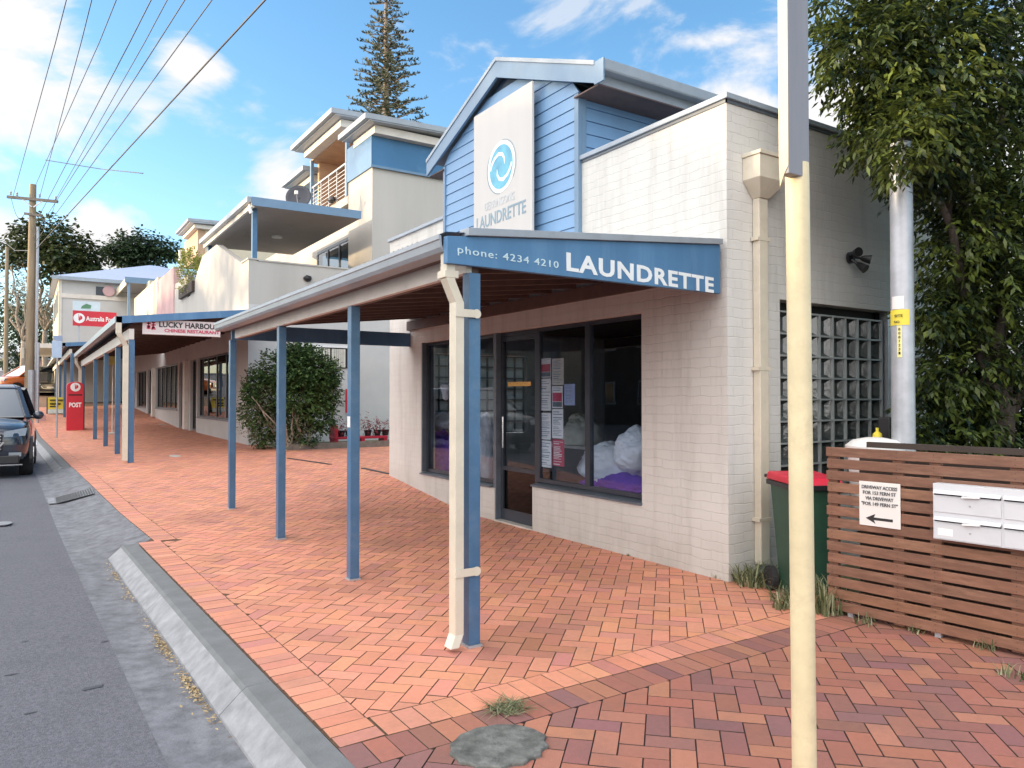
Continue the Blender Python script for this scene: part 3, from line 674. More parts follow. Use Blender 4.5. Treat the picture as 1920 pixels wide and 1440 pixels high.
# ---- blue boarded bay
XG = XW-.03; ZB0 = 2.9
ZAP = at(940, 145, X=XG).z; ZE = 4.98
hs = (YG1-YG0)/2; tan_ = math.tan(math.radians(22.0))
def zroof(y): return ZAPX-abs(y-YC)*tan_
ZAPX = at(940, 112, X=XG-.06).z
mb = MB(); z = ZB0; n = 0; bh = .148
while z < ZAPX-.2:
    z1 = z+bh
    # width of the board under the rake
    def half(zz): return min(hs, (ZAPX-.19-zz)/tan_)
    ya, yb_ = YC-half(z1), YC+half(z1); ya0, yb0 = YC-half(z), YC+half(z)
    if half(z1) > .02:
        vs = [(XG-.004,ya0,z+.006),(XG+.03,ya0,z+.006),(XG+.03,yb0,z+.006),(XG-.004,yb0,z+.006),(XG+.006,ya,z1),(XG+.03,ya,z1),(XG+.03,yb_,z1),(XG+.006,yb_,z1)]
        mb.hexa(vs)
    # boards on the side face of the bay, above the parapet (facing the near end)
    if z > 3.8: mb.hexa([(XG+.03,YG0-.004,z+.006),(XE-3,YG0-.004,z+.006),(XE-3,YG0+.02,z+.006),(XG+.03,YG0+.02,z+.006),(XG+.03,YG0+.006,z1),(XE-3,YG0+.006,z1),(XE-3,YG0+.02,z1),(XG+.03,YG0+.02,z1)]) if z1 < ZE+.05 else None
    if z > 3.8 and z1 < ZE+.05: mb.hexa([(XG+.03,YG1-.02,z+.006),(XE-3,YG1-.02,z+.006),(XE-3,YG1+.004,z+.006),(XG+.03,YG1+.004,z+.006),(XG+.03,YG1-.02,z1),(XE-3,YG1-.02,z1),(XE-3,YG1-.006,z1),(XG+.03,YG1-.006,z1)])
    z += bh
mb.build('weatherboards', M['bluepale'], B)
mb = MB(); 
mb.prism([(YG0+.012,ZB0),(YG1-.012,ZB0),(YG1-.012,ZE),(YC,ZAPX-.17),(YG0+.012,ZE)], 'x', XG+.032, XE-3.05); mb.build('gable_core', mk('dark_board_gap', (.03,.06,.11), .8), B)
for bx_ in ((XG-.02, XG+.03, YG0-.012, YG0+.06), (XG-.02, XG+.03, YG1-.045, YG1+.01), (XG+.031, XG+.09, YG0-.016, YG0-.006)): MB().box(*bx_, ZB0, ZE-.02).build('corner_board', M['bluetrim'], B)
# barge boards, roof and side gutter
ho = .39; XBG = XG-.10; YA, YBk = YG0-ho, YG1+ho
mb = MB(); dp = .19
for s_, yy in ((-1, YA), (1, YBk)):
    zt_ = zroof(yy); zc = ZAPX
    vs = [(XBG,YC,zc-dp-.02),(XBG+.035,YC,zc-dp-.02),(XBG+.035,yy,zt_-dp),(XBG,yy,zt_-dp),(XBG,YC,zc),(XBG+.035,YC,zc),(XBG+.035,yy,zt_),(XBG,yy,zt_)]
    mb.raw(vs, [(0,3,2,1),(4,5,6,7),(0,1,5,4),(1,2,6,5),(2,3,7,6),(3,0,4,7)])
mb.build('barge_board', M['bluetrim'], B)
mb = MB()
for yy in (YA, YBk):
    zt_ = zroof(yy); mb.hexa([(XBG-.012,YC,ZAPX+.002),(XE-3,YC,ZAPX+.002),(XE-3,yy,zt_+.002),(XBG-.012,yy,zt_+.002),(XBG-.012,YC,ZAPX+.05),(XE-3,YC,ZAPX+.05),(XE-3,yy,zt_+.05),(XBG-.012,yy,zt_+.05)])
mb.build('roof', M['capping'], B)
mb = MB(); zt_ = zroof(YA)
MB().box(XBG+.05, XE-3, YA-.01, YG0+.03, zt_-.20, zt_-.185).build('soffit', M['rafter'], B); MB().box(XBG+.05, XE-3, YG1-.03, YBk, zt_-.20, zt_-.185).build('soffit', M['rafter'], B)
mb = MB(); g = [(YA-.13,zt_-.07),(YA-.12,zt_-.085),(YA-.012,zt_-.085),(YA-.012,zt_+.0),(YA-.02,zt_),(YA-.02,zt_-.075),(YA-.115,zt_-.075),(YA-.118,zt_+.02),(YA-.135,zt_+.03)]
mb.prism(g, 'x', XBG+.0, XE-3); mb.prism([(YA-.010,zt_-.185),(YA+.012,zt_-.185),(YA+.012,zt_-.002),(YA-.010,zt_-.002)], 'x', XBG+.04, XE-3); mb.build('gutter', M['gutter'], B)
MB().box(XBG-.005, XBG+.012, YA-.15, YA+.0, zt_-.21, zt_+.03).build('gutter_end_board', M['bluetrim'], B)
# ---- rainwater head and side downpipe
hx0, hx1 = xy(1415, YN-.12), xy(1466, YN-.12); hz0 = at(1440, 372, Y=YN-.1).z; hz1 = at(1440, 293, Y=YN-.1).z; hcx = (hx0+hx1)/2
DP = thing('side_downpipe', 'cream downpipe with square rainwater head on the grey side wall', 'downpipe', (hcx, YN, 0))
mb = MB(); zz = hz0+(hz1-hz0)*.38; w = (hx1-hx0)/2
mb.box(hx0, hx1, YN-.19, YN-.004, zz, hz1-.035); mb.hexa([(hcx-.06,YN-.09,hz0),(hcx+.06,YN-.09,hz0),(hcx+.06,YN-.004,hz0),(hcx-.06,YN-.004,hz0),(hx0,YN-.19,zz),(hx1,YN-.19,zz),(hx1,YN-.004,zz),(hx0,YN-.004,zz)])
mb.box(hx0-.012, hx1+.012, YN-.205, YN-.003, hz1-.034, hz1)
mb.build('rainwater_head', M['creampipe'], DP, bevel=.004)
MB().box(hcx-.06, hcx+.06, YN-.08, YN-.006, .12, hz0-.001).build('pipe', M['creampipe'], DP, bevel=.006)
for zz_ in (at(1450,695,Y=YN-.08).z, .5, 3.0): MB().box(hcx-.085, hcx+.085, YN-.084, YN-.004, zz_, zz_+.03).build('strap', M['creampipe'], DP)
# ---- twin floodlight on the side wall
q = at(1592, 484, Y=YN-.02)
FL = thing('twin_floodlight', 'black twin-head floodlight on the side wall above the glass blocks', 'floodlight', q)
mb = MB(); mb.lathe([(.03,-.005),(.075,0),(.075,.02),(.03,.035)], (q.x-.06,q.y-.0,q.z+.03), 16, 'y'); 
MB().lathe([(.06,.0),(.06,.025),(.02,.03)], (q.x,q.y-.03,q.z), 16, 'y').build('base_plate', M['black'], FL, smooth=True)
for dx, dz, ex, ez in ((-.06,.04,-.11,.06),(.07,.02,.15,-.01),(0,-.07,.03,-.14)):
    mb = MB(); a = Vector((q.x+dx*.3,q.y-.03,q.z+dz*.3)); ex *= .8; ez *= .8; b = Vector((q.x+ex*.6,q.y-.08,q.z+ez*.6)); c = Vector((q.x+ex,q.y-.16,q.z+ez-.02))
    mb.tube([a, b], .014, 8); mb.tube([b, b+(c-b)*.3, b+(c-b)*.9, c], [.02,.033,.044,.046], 14); mb.build('lamp_head', M['black'], FL, smooth=True)
# ============================================================ VERANDAH
XP = 2.42            # line of posts
XGU = 2.16           # front of the gutter
Y0V = 4.08; Y1V = yx(402, XGU, 600)
zg1 = at(833, 436, X=XGU+.0).z
V = thing('shop_verandah', 'long cream and blue skillion verandah on blue posts in front of the laundrette', 'verandah', (XP, Y0V, 0))
ZB_b, ZB_t = at(830, 524, X=XP-.045).z, at(830, 478, X=XP-.045).z
MB().box(XP-.045, XP+.0, Y0V+.11, Y1V-.25, ZB_b, ZB_t+.05).build('front_beam', M['creambeam'], V, bevel=.004)
MB().box(XP+.002, XP+.05, Y0V+.115, Y1V-.25, ZB_b+.002, ZB_t).build('front_beam', M['rafter'], V)
# gutter (quad profile)
zg = zg1
mb = MB(); prof = [(XGU,zg-.005),(XGU-.012,zg-.0),(XGU-.012,zg-.03),(XGU-.004,zg-.035),(XGU+.002,zg-.08),(XGU+.02,zg-.105),(XGU+.13,zg-.11),(XGU+.13,zg-.02),(XGU+.12,zg-.02),(XGU+.12,zg-.10),(XGU+.025,zg-.095),(XGU+.012,zg-.075),(XGU+.006,zg-.01)]
mb.prism(prof, 'y', Y0V+.055, Y1V); mb.build('gutter', M['gutter'], V)
# roof sheet: corrugated
zr0 = zg+.0; zr1 = zr0+.30; mb = MB(); n = int((Y1V-Y0V)/.019/1.0); 
def corr(mb, xa, za, xb, zb, ya, yb, pitch=.076, amp=.008, th=None):
    n = int((yb-ya)/pitch*4); pts = [(ya+(yb-ya)*i/n, amp*math.sin(2*PI*(i/4))) for i in range(n+1)]
    vs = [(xa,y,za+a) for y,a in pts]+[(xb,y,zb+a) for y,a in pts]; m_ = n+1
    mb.raw(vs, [(i,i+1,m_+i+1,m_+i) for i in range(n)])
YK0, YK1 = Y0V+.055, 4.49
corr(mb, XGU+.02, zr0+.012, XW, zr1, YK1, Y1V)
mb.raw([(XGU+.02,Y0V+.02,zr0+.012),(XW,YK1-.001,zr1),(XGU+.02,YK1-.001,zr0+.012)], [(0,1,2)])
mb.build('roof_sheet', M['roofsteel'], V)
# soffit-side lining, purlins and rafters
def zr(x): return zr0+(x-XGU)*(zr1-zr0)/(XW-XGU)
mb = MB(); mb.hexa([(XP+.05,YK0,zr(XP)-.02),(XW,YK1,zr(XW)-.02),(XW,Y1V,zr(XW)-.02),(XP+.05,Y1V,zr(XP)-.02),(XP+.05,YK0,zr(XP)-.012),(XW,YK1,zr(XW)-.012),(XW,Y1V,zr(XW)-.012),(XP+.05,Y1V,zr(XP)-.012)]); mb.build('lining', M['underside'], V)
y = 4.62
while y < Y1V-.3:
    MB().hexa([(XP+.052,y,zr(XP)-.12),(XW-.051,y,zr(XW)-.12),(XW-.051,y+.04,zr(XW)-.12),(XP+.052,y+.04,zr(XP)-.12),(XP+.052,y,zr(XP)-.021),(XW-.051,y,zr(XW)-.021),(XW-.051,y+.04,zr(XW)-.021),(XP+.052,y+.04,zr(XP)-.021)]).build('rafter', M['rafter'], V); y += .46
MB().box(XW-.05, XW-.003, 4.56, Y1V, zr(XW)-.26, zr(XW)-.12).build('wall_plate', M['rafter'], V)
MB().box(XP-.04, XW, Y1V-.045, Y1V-.005, ZB_b+.0, zr(XP)-.03).build('end_fascia', M['bluesign'], V)
MB().box(XGU+.13, XP-.047, Y0V+.3, Y1V, zg-.10, zg-.09).build('eave_lining', M['rafter'], V)
# posts
post_px = (662, 526, 434)
posts = []
for i, y in enumerate([Y0V+.115]+[yx(px, XP, 1000) for px in post_px]):
    zb = G(XP, y)
    p = MB().box(XP-.042, XP+.042, y-.045, y+.045, zb+.015, ZB_b-.002).build('post', M['bluepost'], V, bevel=.004, label='blue post with the cream downpipe strapped to it' if i == 0 else None)
    MB().box(XP-.052, XP+.052, y-.055, y+.055, zb-.01, zb+.014).build('post_shoe', M['galv'], p)
# chip of bare paint on the second post
yq = yx(662, XP, 800); MB().box(XP-.0445, XP-.0425, yq-.042, yq+.025, at(652,800,X=XP).z, at(652,780,X=XP).z).build('sticker', M['white'], V)
# downpipe at the corner post
DV = thing('verandah_downpipe', 'cream rectangular downpipe strapped to the nearest blue verandah post', 'downpipe', (XP-.12, Y0V, 0))
xd = XP-.118; yd = Y0V+.10; zt1 = ZB_b-.002
path = [(xd-.07, yd-.01, zt1+.05), (xd-.07, yd-.01, zt1-.06), (xd, yd, zt1-.20), (xd, yd, .10), (xd-.05, yd-.03, .03)]
def rect_pipe(mb, path, w, d):
    vs = []
    for x, y, z in path:
        vs += [(x-w/2,y-d/2,z),(x+w/2,y-d/2,z),(x+w/2,y+d/2,z),(x-w/2,y+d/2,z)]
    fs = [(0,3,2,1)]
    for i in range(len(path)-1):
        b = i*4; fs += [(b+k, b+(k+1)%4, b+4+(k+1)%4, b+4+k) for k in range(4)]
    e = (len(path)-1)*4; fs.append((e,e+1,e+2,e+3)); fs = [f[::-1] for f in fs]; mb.raw(vs, fs)
mb = MB(); rect_pipe(mb, path, .062, .085); mb.build('pipe', M['creampipe'], DV, bevel=.003)
mb = MB(); mb.box(xd-.115, xd-.015, yd-.055, yd+.05, zt1-.05, zt1-.003); mb.box(XGU+.04, XGU+.10, yd-.02, yd+.03, zt1-.002, zg-.108); mb.build('outlet', M['creampipe'], DV, bevel=.004)
for py in (590, 1068):
    zz = at(885, py, X=XP).z; mb = MB(); mb.box(xd-.034, xd+.12, yd-.052, yd-.046, zz-.025, zz+.025)
    mb.prism([(xd+.12+.03*math.cos(a), zz+.03*math.sin(a)) for a in frange(0, 2*PI*15/16, 15)], 'y', yd-.054, yd-.0475); mb.build('strap', M['creampipe'], DV)
# ---- rake sign board at the near end (runs back slightly to the wall corner)
YSa, YSb = Y0V+.03, 4.455; xs0 = xy(835, YSa); xs1 = xy(1347, YSb)
sa = math.atan2(YSb-YSa, xs1-xs0); su = Vector((math.cos(sa), math.sin(sa), 0)); sn = Vector((su.y, -su.x, 0)); SO = Vector((xs0, YSa, 0))
def SPt(px, py, d=0.0):
    r = onplane(px, py, SO+sn*d, sn); return r
def onplane(px, py, p0, n):
    d = RC @ Vector(((px-960)/FPX, (720-py)/FPX, -1.0)); o_ = Vector((0,0,CH)); k = (Vector(p0)-o_).dot(n)/d.dot(n); return o_+d*k
A0, A1, B0, B1 = SPt(835,494), SPt(835,443), SPt(1347,551), SPt(1347,460)
SG = thing('verandah_end_sign', 'blue tapered board lettered with the shop trade and phone number', 'sign', (xs0, YSa, A0.z))
w_ = sn*.022
MB().hexa([A0+w_, B0+w_, B0-w_, A0-w_, A1+w_, B1+w_, B1-w_, A1-w_]).build('board', M['bluesign'], SG, bevel=.003)
C0 = A1+(B1-A1)*.05; w_ = sn*.05; up = Vector((0,0,.002)); u2 = Vector((0,0,.052))
MB().hexa([C0+w_+up, B1+w_+up, B1-w_+up, C0-w_+up, C0+w_+u2, B1+w_+u2, B1-w_+u2, C0-w_+u2]).build('capping', M['gutter'], SG, bevel=.004)
# lettering
LA, LB2, LC, LD = SPt(1062,506,.0225), SPt(1338,536,.0225), SPt(858,489,.0225), SPt(1047,503,.0225); LC.z = LD.z
LTS = []
LTS.append(text(SG, 'LAUNDRETTE', LA, LB2, LA.z, .122, '-y', M['letterwhite'], bold=.03, spacing=1.12))
LTS.append(text(SG, 'phone: 4234 4210', LC, LD, LC.z, .047, '-y', M['letterphone'], bold=.002, spacing=1.15))
for q_ in LTS:
    m_ = TM[q_.name]; tr_ = m_.translation.copy(); m0 = m_.copy(); m0.translation = (0,0,0)
    q_.matrix_local = Matrix.Translation(tr_) @ Matrix.Rotation(sa, 4, 'Z') @ m0
# ============================================================ GABLE PANEL SIGN
XS = XG-.135
ya, yb_ = yx(998, XS), yx(888, XS); zp1 = (at(998,160,X=XS).z+at(888,212,X=XS).z)/2; zp0 = zg+.35
PS = thing('gable_panel_sign', 'tall off-white panel with blue swirl emblem on the boarded gable', 'sign', (XS, ya, zp0))
MB().box(XS, XS+.03, ya, yb_, zp0, zp1).build('panel', M['panelwhite'], PS, bevel=.003)
mb = MB(); mb.box(XS+.031, XS+.09, ya+.1, ya+.14, zp0+.05, zp1-.1); mb.box(XS+.031, XS+.09, yb_-.14, yb_-.1, zp0+.05, zp1-.1); mb.build('mounting_rail', M['frame2'], PS)
c = at(939, 313, X=XS); rr = at(939,270,X=XS).z-c.z; yw = (yx(915,XS)-yx(966,XS))/2; yc_ = (yx(915,XS)+yx(966,XS))/2
def ell(rx, rz, n=48): return [(yc_+rx*math.cos(2*PI*i/n), c.z+rz*math.sin(2*PI*i/n)) for i in range(n)]
def extr(name, poly, mat, x0, th=.003): return MB().prism(poly, 'x', x0-th, x0).build(name, mat, PS)
R1 = rr*1.12
extr('emblem_rim', ell(R1*.98, R1), mk('emblem_rim_white', (.80,.84,.86), .5, .03), XS-.0005)
mb = MB(); 
for k in range(2):
    # thin outer swoosh
    pts = []
    for i in range(17):
        a = math.radians(-35+k*180+i*7.5); w = .05*math.sin(PI*i/16); pts.append(((1.16+w*.4)*math.cos(a), (1.16+w*.4)*math.sin(a)))
    for i in range(16,-1,-1):
        a = math.radians(-35+k*180+i*7.5); pts.append((1.14*math.cos(a), 1.14*math.sin(a)))
    mb.prism([(yc_-p[0]*rr, c.z+p[1]*rr) for p in pts], 'x', XS-.004, XS-.0006)
mb.build('emblem_swoosh', M['lettergrey'], PS)
extr('emblem_disc', ell(rr*.93, rr*.95), M['logoblue'], XS-.0041, .002)
# two white interlocking hooks
mb = MB()
for k in range(2):
    s = 1 if k == 0 else -1
    ctr = [( -.93, .02),(-.80,.28),(-.55,.52),(-.20,.66),(.12,.58),(.30,.34),(.33,.05)]
    wd = [.10,.12,.13,.15,.13,.09,.015]
    L1, L2 = [], []
    for i,(u,v) in enumerate(ctr):
        a = Vector(ctr[max(i-1,0)]); b = Vector(ctr[min(i+1,len(ctr)-1)]); d = (b-a).normalized(); nrm = Vector((-d.y, d.x))
        L1.append((u+nrm.x*wd[i]*.6, v+nrm.y*wd[i]*.6)); L2.append((u-nrm.x*wd[i]*.6, v-nrm.y*wd[i]*.6))
    for i in range(len(ctr)-1):
        q_ = [L1[i],L1[i+1],L2[i+1],L2[i]]; mb.prism([(yc_-s*p[0]*rr*.93, c.z+s*p[1]*rr*.9) for p in q_], 'x', XS-.0085, XS-.0062)
mb.build('emblem_hooks', mk('emblem_hook_white', (.80,.84,.86), .5, .03), PS)
xl = XS-.0006
text(PS, 'GERRINGONG', at(909,392,X=xl), at(965,362,X=xl), at(935,384,X=xl).z-.01, .10, '-x', M['letterlight'], spacing=1.0)
text(PS, 'LAUNDRETTE', at(894,424,X=xl), at(986,383,X=xl), at(940,412,X=xl).z-.02, .155, '-x', M['lettergrey'], bold=.012)
# ============================================================ THINGS INSIDE THE WINDOWS
def sack(name, c, r, mat, label, seed, parent=None, tie=None, group=None):
    mb = MB(); mb.blob(c, r, seed, .16, 90, 64, 1.6)
    # cloth pleats gathering towards the tied neck
    tie = Vector((-.45, .75 if seed % 2 else -.7, .35)).normalized(); e1 = tie.orthogonal().normalized(); e2 = tie.cross(e1)
    for i, v in enumerate(mb.v):
        d = Vector(v)-Vector(c); n_ = d.normalized(); an = math.atan2(n_.dot(e2), n_.dot(e1)); wgt = max(0, 1-abs(n_.dot(tie)-.5)*1.2)
        k = .035*math.sin(an*11+5*noise.noise(n_*2.5+Vector((seed,0,0))))*wgt+.025*math.sin(an*23+7*noise.noise(n_*3))*wgt+.04*noise.noise(n_*5+Vector((seed,1,0)))-.16*max(0, n_.dot(tie)-.88)/.12
        mb.v[i] = (c[0]+d.x*(1+k), c[1]+d.y*(1+k), c[2]+d.z*(1+k))
    return mb.build(name, M[mat], smooth='all', label=label, cat='laundry sack', group=group)
q = at(1140, 880, X=XW+.55); sack('laundry_sack', (q.x,q.y,q.z+.05), (.26,.42,.27), 'sack', 'big white laundry sack spanning the mullion of the right window', 3)
q = at(1196, 850, X=XW+.5); sack('laundry_sack', (q.x,q.y-.02,q.z+.02), (.26,.3,.26), 'sack', 'white laundry sack at the right edge of the right window', 9)
q = at(1150, 918, X=XW+.42); sack('laundry_sack', (q.x+.05,q.y,q.z-.1), (.22,.66,.30), 'purple', 'purple laundry sack lying below the white sacks in the window', 5)
q = at(828, 850, X=XW+.5); sack('laundry_sack', (q.x,q.y,q.z-.05), (.26,.34,.42), 'purple', 'upright purple laundry sack behind the left window', 12)
q = at(828, 790, X=XW+.6); sack('laundry_sack', (q.x,q.y,q.z), (.2,.3,.16), 'sack', 'white bundle on top of the upright purple sack', 14)
q = at(908, 830, X=XW+.6); sack('laundry_sack', (q.x,q.y,q.z-.1), (.24,.22,.55), 'sack', 'tall crumpled white bundle beside the shop door', 21)
q = at(1090, 800, X=XW+1.9); sack('laundry_sack', (q.x,q.y,q.z-.12), (.3,.35,.3), 'paperbeige', 'beige bundle on the bench inside the right window', 25)
# bench inside
BN = thing('folding_bench', 'pale folding bench inside behind the right window', 'bench', (XW+2.2, 6.8, 0))
MB().box(XW+1.5, XW+2.3, 5.2, 9.2, .86, .90).build('bench_top', M['plinth'], BN)
mb = MB(); mb.box(XW+1.55, XW+2.25, 5.3, 9.1, .03, .858); mb.build('cabinet', M['floorin'], BN)
# washing machines along the rear wall
prot = thing('washing_machine', 'grey front-loading washing machine against the rear wall inside', 'washing machine', (9.2, 6.0, 0), group='washing machines along the rear wall')
MB().box(8.9, 9.55, 5.7, 6.35, .03, .95).build('cabinet', mk('machine_enamel', (.35,.36,.37), .35, .05), prot, bevel=.02)
mb = MB(); mb.lathe([(.19,0),(.2,-.02),(.17,-.03),(.15,-.02)], (8.9,6.02,.5), 24, 'x'); mb.build('door', M['chrome'], prot, smooth=True)
for k in (1,2,3,4):
    cpy = copy_tree(prot); cpy.location.y += .75*k
# papers taped inside the glass of the right window
def paper(px0, px1, py0, py1, mat, label, i):
    xx = YR+.004+i*.0006; a = at(px0,(py0+py1)/2,X=xx).y; b = at(px1,(py0+py1)/2,X=xx).y; pm = (px0+px1)/2
    z0_, z1_ = at(pm,py1,X=xx).z, at(pm,py0,X=xx).z; y0_, y1_ = min(a,b), max(a,b)
    n_ = MB().box(xx, xx+.0004, y0_, y1_, z0_, z1_).build('notice', M['paper' if mat == 'papermix' else mat], loc=(xx,(y0_+y1_)/2,z0_), label=label, cat='notice')
    rg = random.Random(i); W, H = y1_-y0_, z1_-z0_; pr = MB(); zz_ = z1_-H*.08; k_ = 0
    if mat == 'papermix':
        MB().box(xx-.0006, xx-.0002, y0_+W*.06, y1_-W*.06, z0_+H*.30, z1_-H*.30).build('picture', M['paperred'], n_); MB().box(xx-.0006, xx-.0002, y0_+W*.06, y1_-W*.06, z0_+H*.05, z0_+H*.28).build('picture', M['frame2'], n_); zz_ = z1_-H*.06
    while zz_ > z0_+H*(.72 if mat == 'papermix' else .08):
        hh2 = H*rg.choice((.02,.02,.035)); l_ = rg.uniform(.45,.85); pr.box(xx-.0006, xx-.0002, y0_+W*(.9-l_), y0_+W*.9, zz_-hh2, zz_); zz_ -= hh2+H*rg.choice((.03,.045,.08))
    pr.build('printed_lines', M['signwhite'] if mat == 'paperred' else M['lettergrey'], n_)
    return n_
paper(1013,1033,672,708,'papermix','red and white notice at the top of the paper strip in the window',0)
paper(1035,1057,672,722,'paperbeige','beige notice topmost on the right of the paper strip',1)
paper(1013,1033,710,770,'paper','long white notice below the red and white one',2)
paper(1035,1055,724,765,'papermix','dark and red patterned leaflet in the paper strip',3)
paper(1013,1033,774,824,'paper','white notice in the middle left of the paper strip',4)
paper(1035,1056,767,822,'paper','white notice with print in the middle right of the paper strip',5)
paper(1013,1034,826,876,'paper','lowest white notice of the paper strip in the window',6)
paper(1036,1058,824,874,'paperred','crimson leaflet at the bottom of the paper strip',7)
paper(1058,1078,720,760,'paperblue','pale blue framed notice right of the paper strip',8)
# white lamp-like mask ornament in the left window
q = at(836, 735, X=XW+.35); mb = MB(); mb.lathe([(.012,-.13),(.05,-.10),(.06,-.02),(.075,.03),(.095,.08),(.07,.12),(.02,.14)], (q.x,q.y,q.z), 18); mb.build('white_ornament', M['sack'], smooth='all', label='white tapering ornament hanging in the left window', cat='ornament')
MB().tube([(q.x,q.y,q.z+.14),(q.x,q.y,2.75)], .002, 4).build('x', M['black']).name = 'hanging_cord'
tag(bpy.data.objects['hanging_cord'], 'thin dark cord hanging from the ceiling in the left window', 'cord')
# ============================================================ FENCE SIDE
def onplane(px, py, p0, n):
    d = RC @ Vector(((px-960)/FPX, (720-py)/FPX, -1.0)); o_ = Vector((0,0,CH)); k = (Vector(p0)-o_).dot(n)/d.dot(n); return o_+d*k
FA = at(1552, 1140, Z=.035); FB_ = at(1920, 1224, Z=.035)
fu = Vector((FB_.x-FA.x, FB_.y-FA.y, 0)).normalized(); fn = Vector((fu.y, -fu.x, 0))
if fn.x > 0: fn = -fn
def FP(s, d, z): return Vector((FA.x, FA.y, 0))+fu*s+fn*d+Vector((0,0,z))
def fs_of(px, py, d=0.0):
    q = onplane(px, py, FP(0,d,0), fn); return (q-FP(0,d,0)).dot(fu), q.z
def fbox(mb, s0, s1, d0, d1, z0, z1):
    mb.hexa([FP(s0,d0,z0),FP(s0,d1,z0),FP(s1,d1,z0),FP(s1,d0,z0),FP(s0,d0,z1),FP(s0,d1,z1),FP(s1,d1,z1),FP(s1,d0,z1)])
FT = at(1552, 838, X=FA.x).z; SLEN = 3.2
FE = thing('slatted_fence', 'low brown horizontal slat timber fence carrying the letterboxes', 'fence', FA)
ns = 14; pitch = (FT-.035)/(ns-.22); sh = pitch*.78
rng = random.Random(4)
FM = [M['fence']]+[mk('brown_stained_timber', c_, .6, .22, 6, bump=.001, bscale=80, dirt=.4, dirtcol=(.32,.2,.13), dscale=3, zst=6) for c_ in ((.235,.12,.072),(.18,.088,.056),(.225,.108,.062))]
for i in range(ns):
    z0 = .035+i*pitch; mb = MB(); e = rng.uniform(-.006,.006)
    fbox(mb, 0+e, SLEN, 0, -.02, z0, z0+sh); mb.build('slat', FM[rng.randrange(4)], FE, bevel=.003)
for px in (1560, 1682, 1752, 1905): 
    s, _ = fs_of(px, 1000); mb = MB(); fbox(mb, s-.035, s+.035, -.0215, -.06, .02, FT-.02); mb.build('batten', M['fence'], FE)
    mb = MB()
    for i in range(ns):
        for dz in (.25, .75):
            c_ = FP(s, .0005, .035+i*pitch+sh*dz); mb.tube([c_-fn*.002, c_+fn*.0006], .0035, 6)
    mb.build('screw_heads', M['iron'], FE, kind='stuff')
for px in (1592, 1756, 1930):
    s, _ = fs_of(px, 1180); mb = MB(); fbox(mb, s-.02, s+.02, -.02, -.055, -.05, .03); mb.build('foot', M['galv'], FE)
mb = MB(); fbox(mb, .25, SLEN, -.10, -.14, FT+.005, FT+.045); fbox(mb, .1, SLEN, -.30, -.32, 0, FT-.05); mb.build('backing_board', M['fenceback'], FE)
# driveway access sign
s0, z1 = fs_of(1611, 902, .006); s1, z1b = fs_of(1688, 907, .006); _, z0 = fs_of(1611, 983, .006)
DS = thing('driveway_access_sign', 'white square sign with driveway directions and black left arrow on the slat fence', 'sign', FP(s0,0,z0))
mb = MB(); fbox(mb, s0, s1, .004, .007, z0, (z1+z1b)/2); mb.build('sign_board', M['signwhite'], DS, bevel=.001)
M['letterdim'] = mk('letter_worn_black', (.10,.10,.11), .7, .1)
def ftext(parent, body, s0, s1, z, h, d, mat, bold=0):
    q = text(parent, body, (0,0,0), (s1-s0,0,0), 0, h, '-y', mat, bold=bold)
    ang = math.atan2(fu.y, fu.x); p = FP(s0,d,z)-WL[parent.name]
    q.matrix_local = Matrix.Translation(p) @ Matrix.Rotation(ang, 4, 'Z') @ Matrix.Translation(WL[parent.name]) @ TM[q.name]
    return q
w_ = s1-s0; h_ = (z1+z1b)/2-z0
for i, (tx, a, b) in enumerate((('DRIVEWAY ACCESS',.07,.93),('FOR 153 FERN ST',.1,.9),('VIA DRIVEWAY',.16,.84),('"FOR 149 FERN ST"',.06,.94))):
    ftext(DS, tx, s0+w_*a, s0+w_*b, z0+h_*(.84-i*.125), h_*.075, .0072, M['letterdim'], .01)
mb = MB(); za = z0+h_*.17
def fpoly(mb, pts, d0, d1):
    n = len(pts); mb.raw([FP(s,d0,z) for s,z in pts]+[FP(s,d1,z) for s,z in pts], [tuple(range(n)), tuple(range(2*n-1,n-1,-1))]+[(i,n+i,n+(i+1)%n,(i+1)%n) for i in range(n)])
fpoly(mb, [(s0+w_*.16,za),(s0+w_*.4,za+h_*.11),(s0+w_*.36,za+h_*.03),(s0+w_*.82,za+h_*.03),(s0+w_*.82,za-h_*.03),(s0+w_*.36,za-h_*.03),(s0+w_*.4,za-h_*.11)], .0072, .0085)
mb.build('arrow', M['letterdark'], DS)
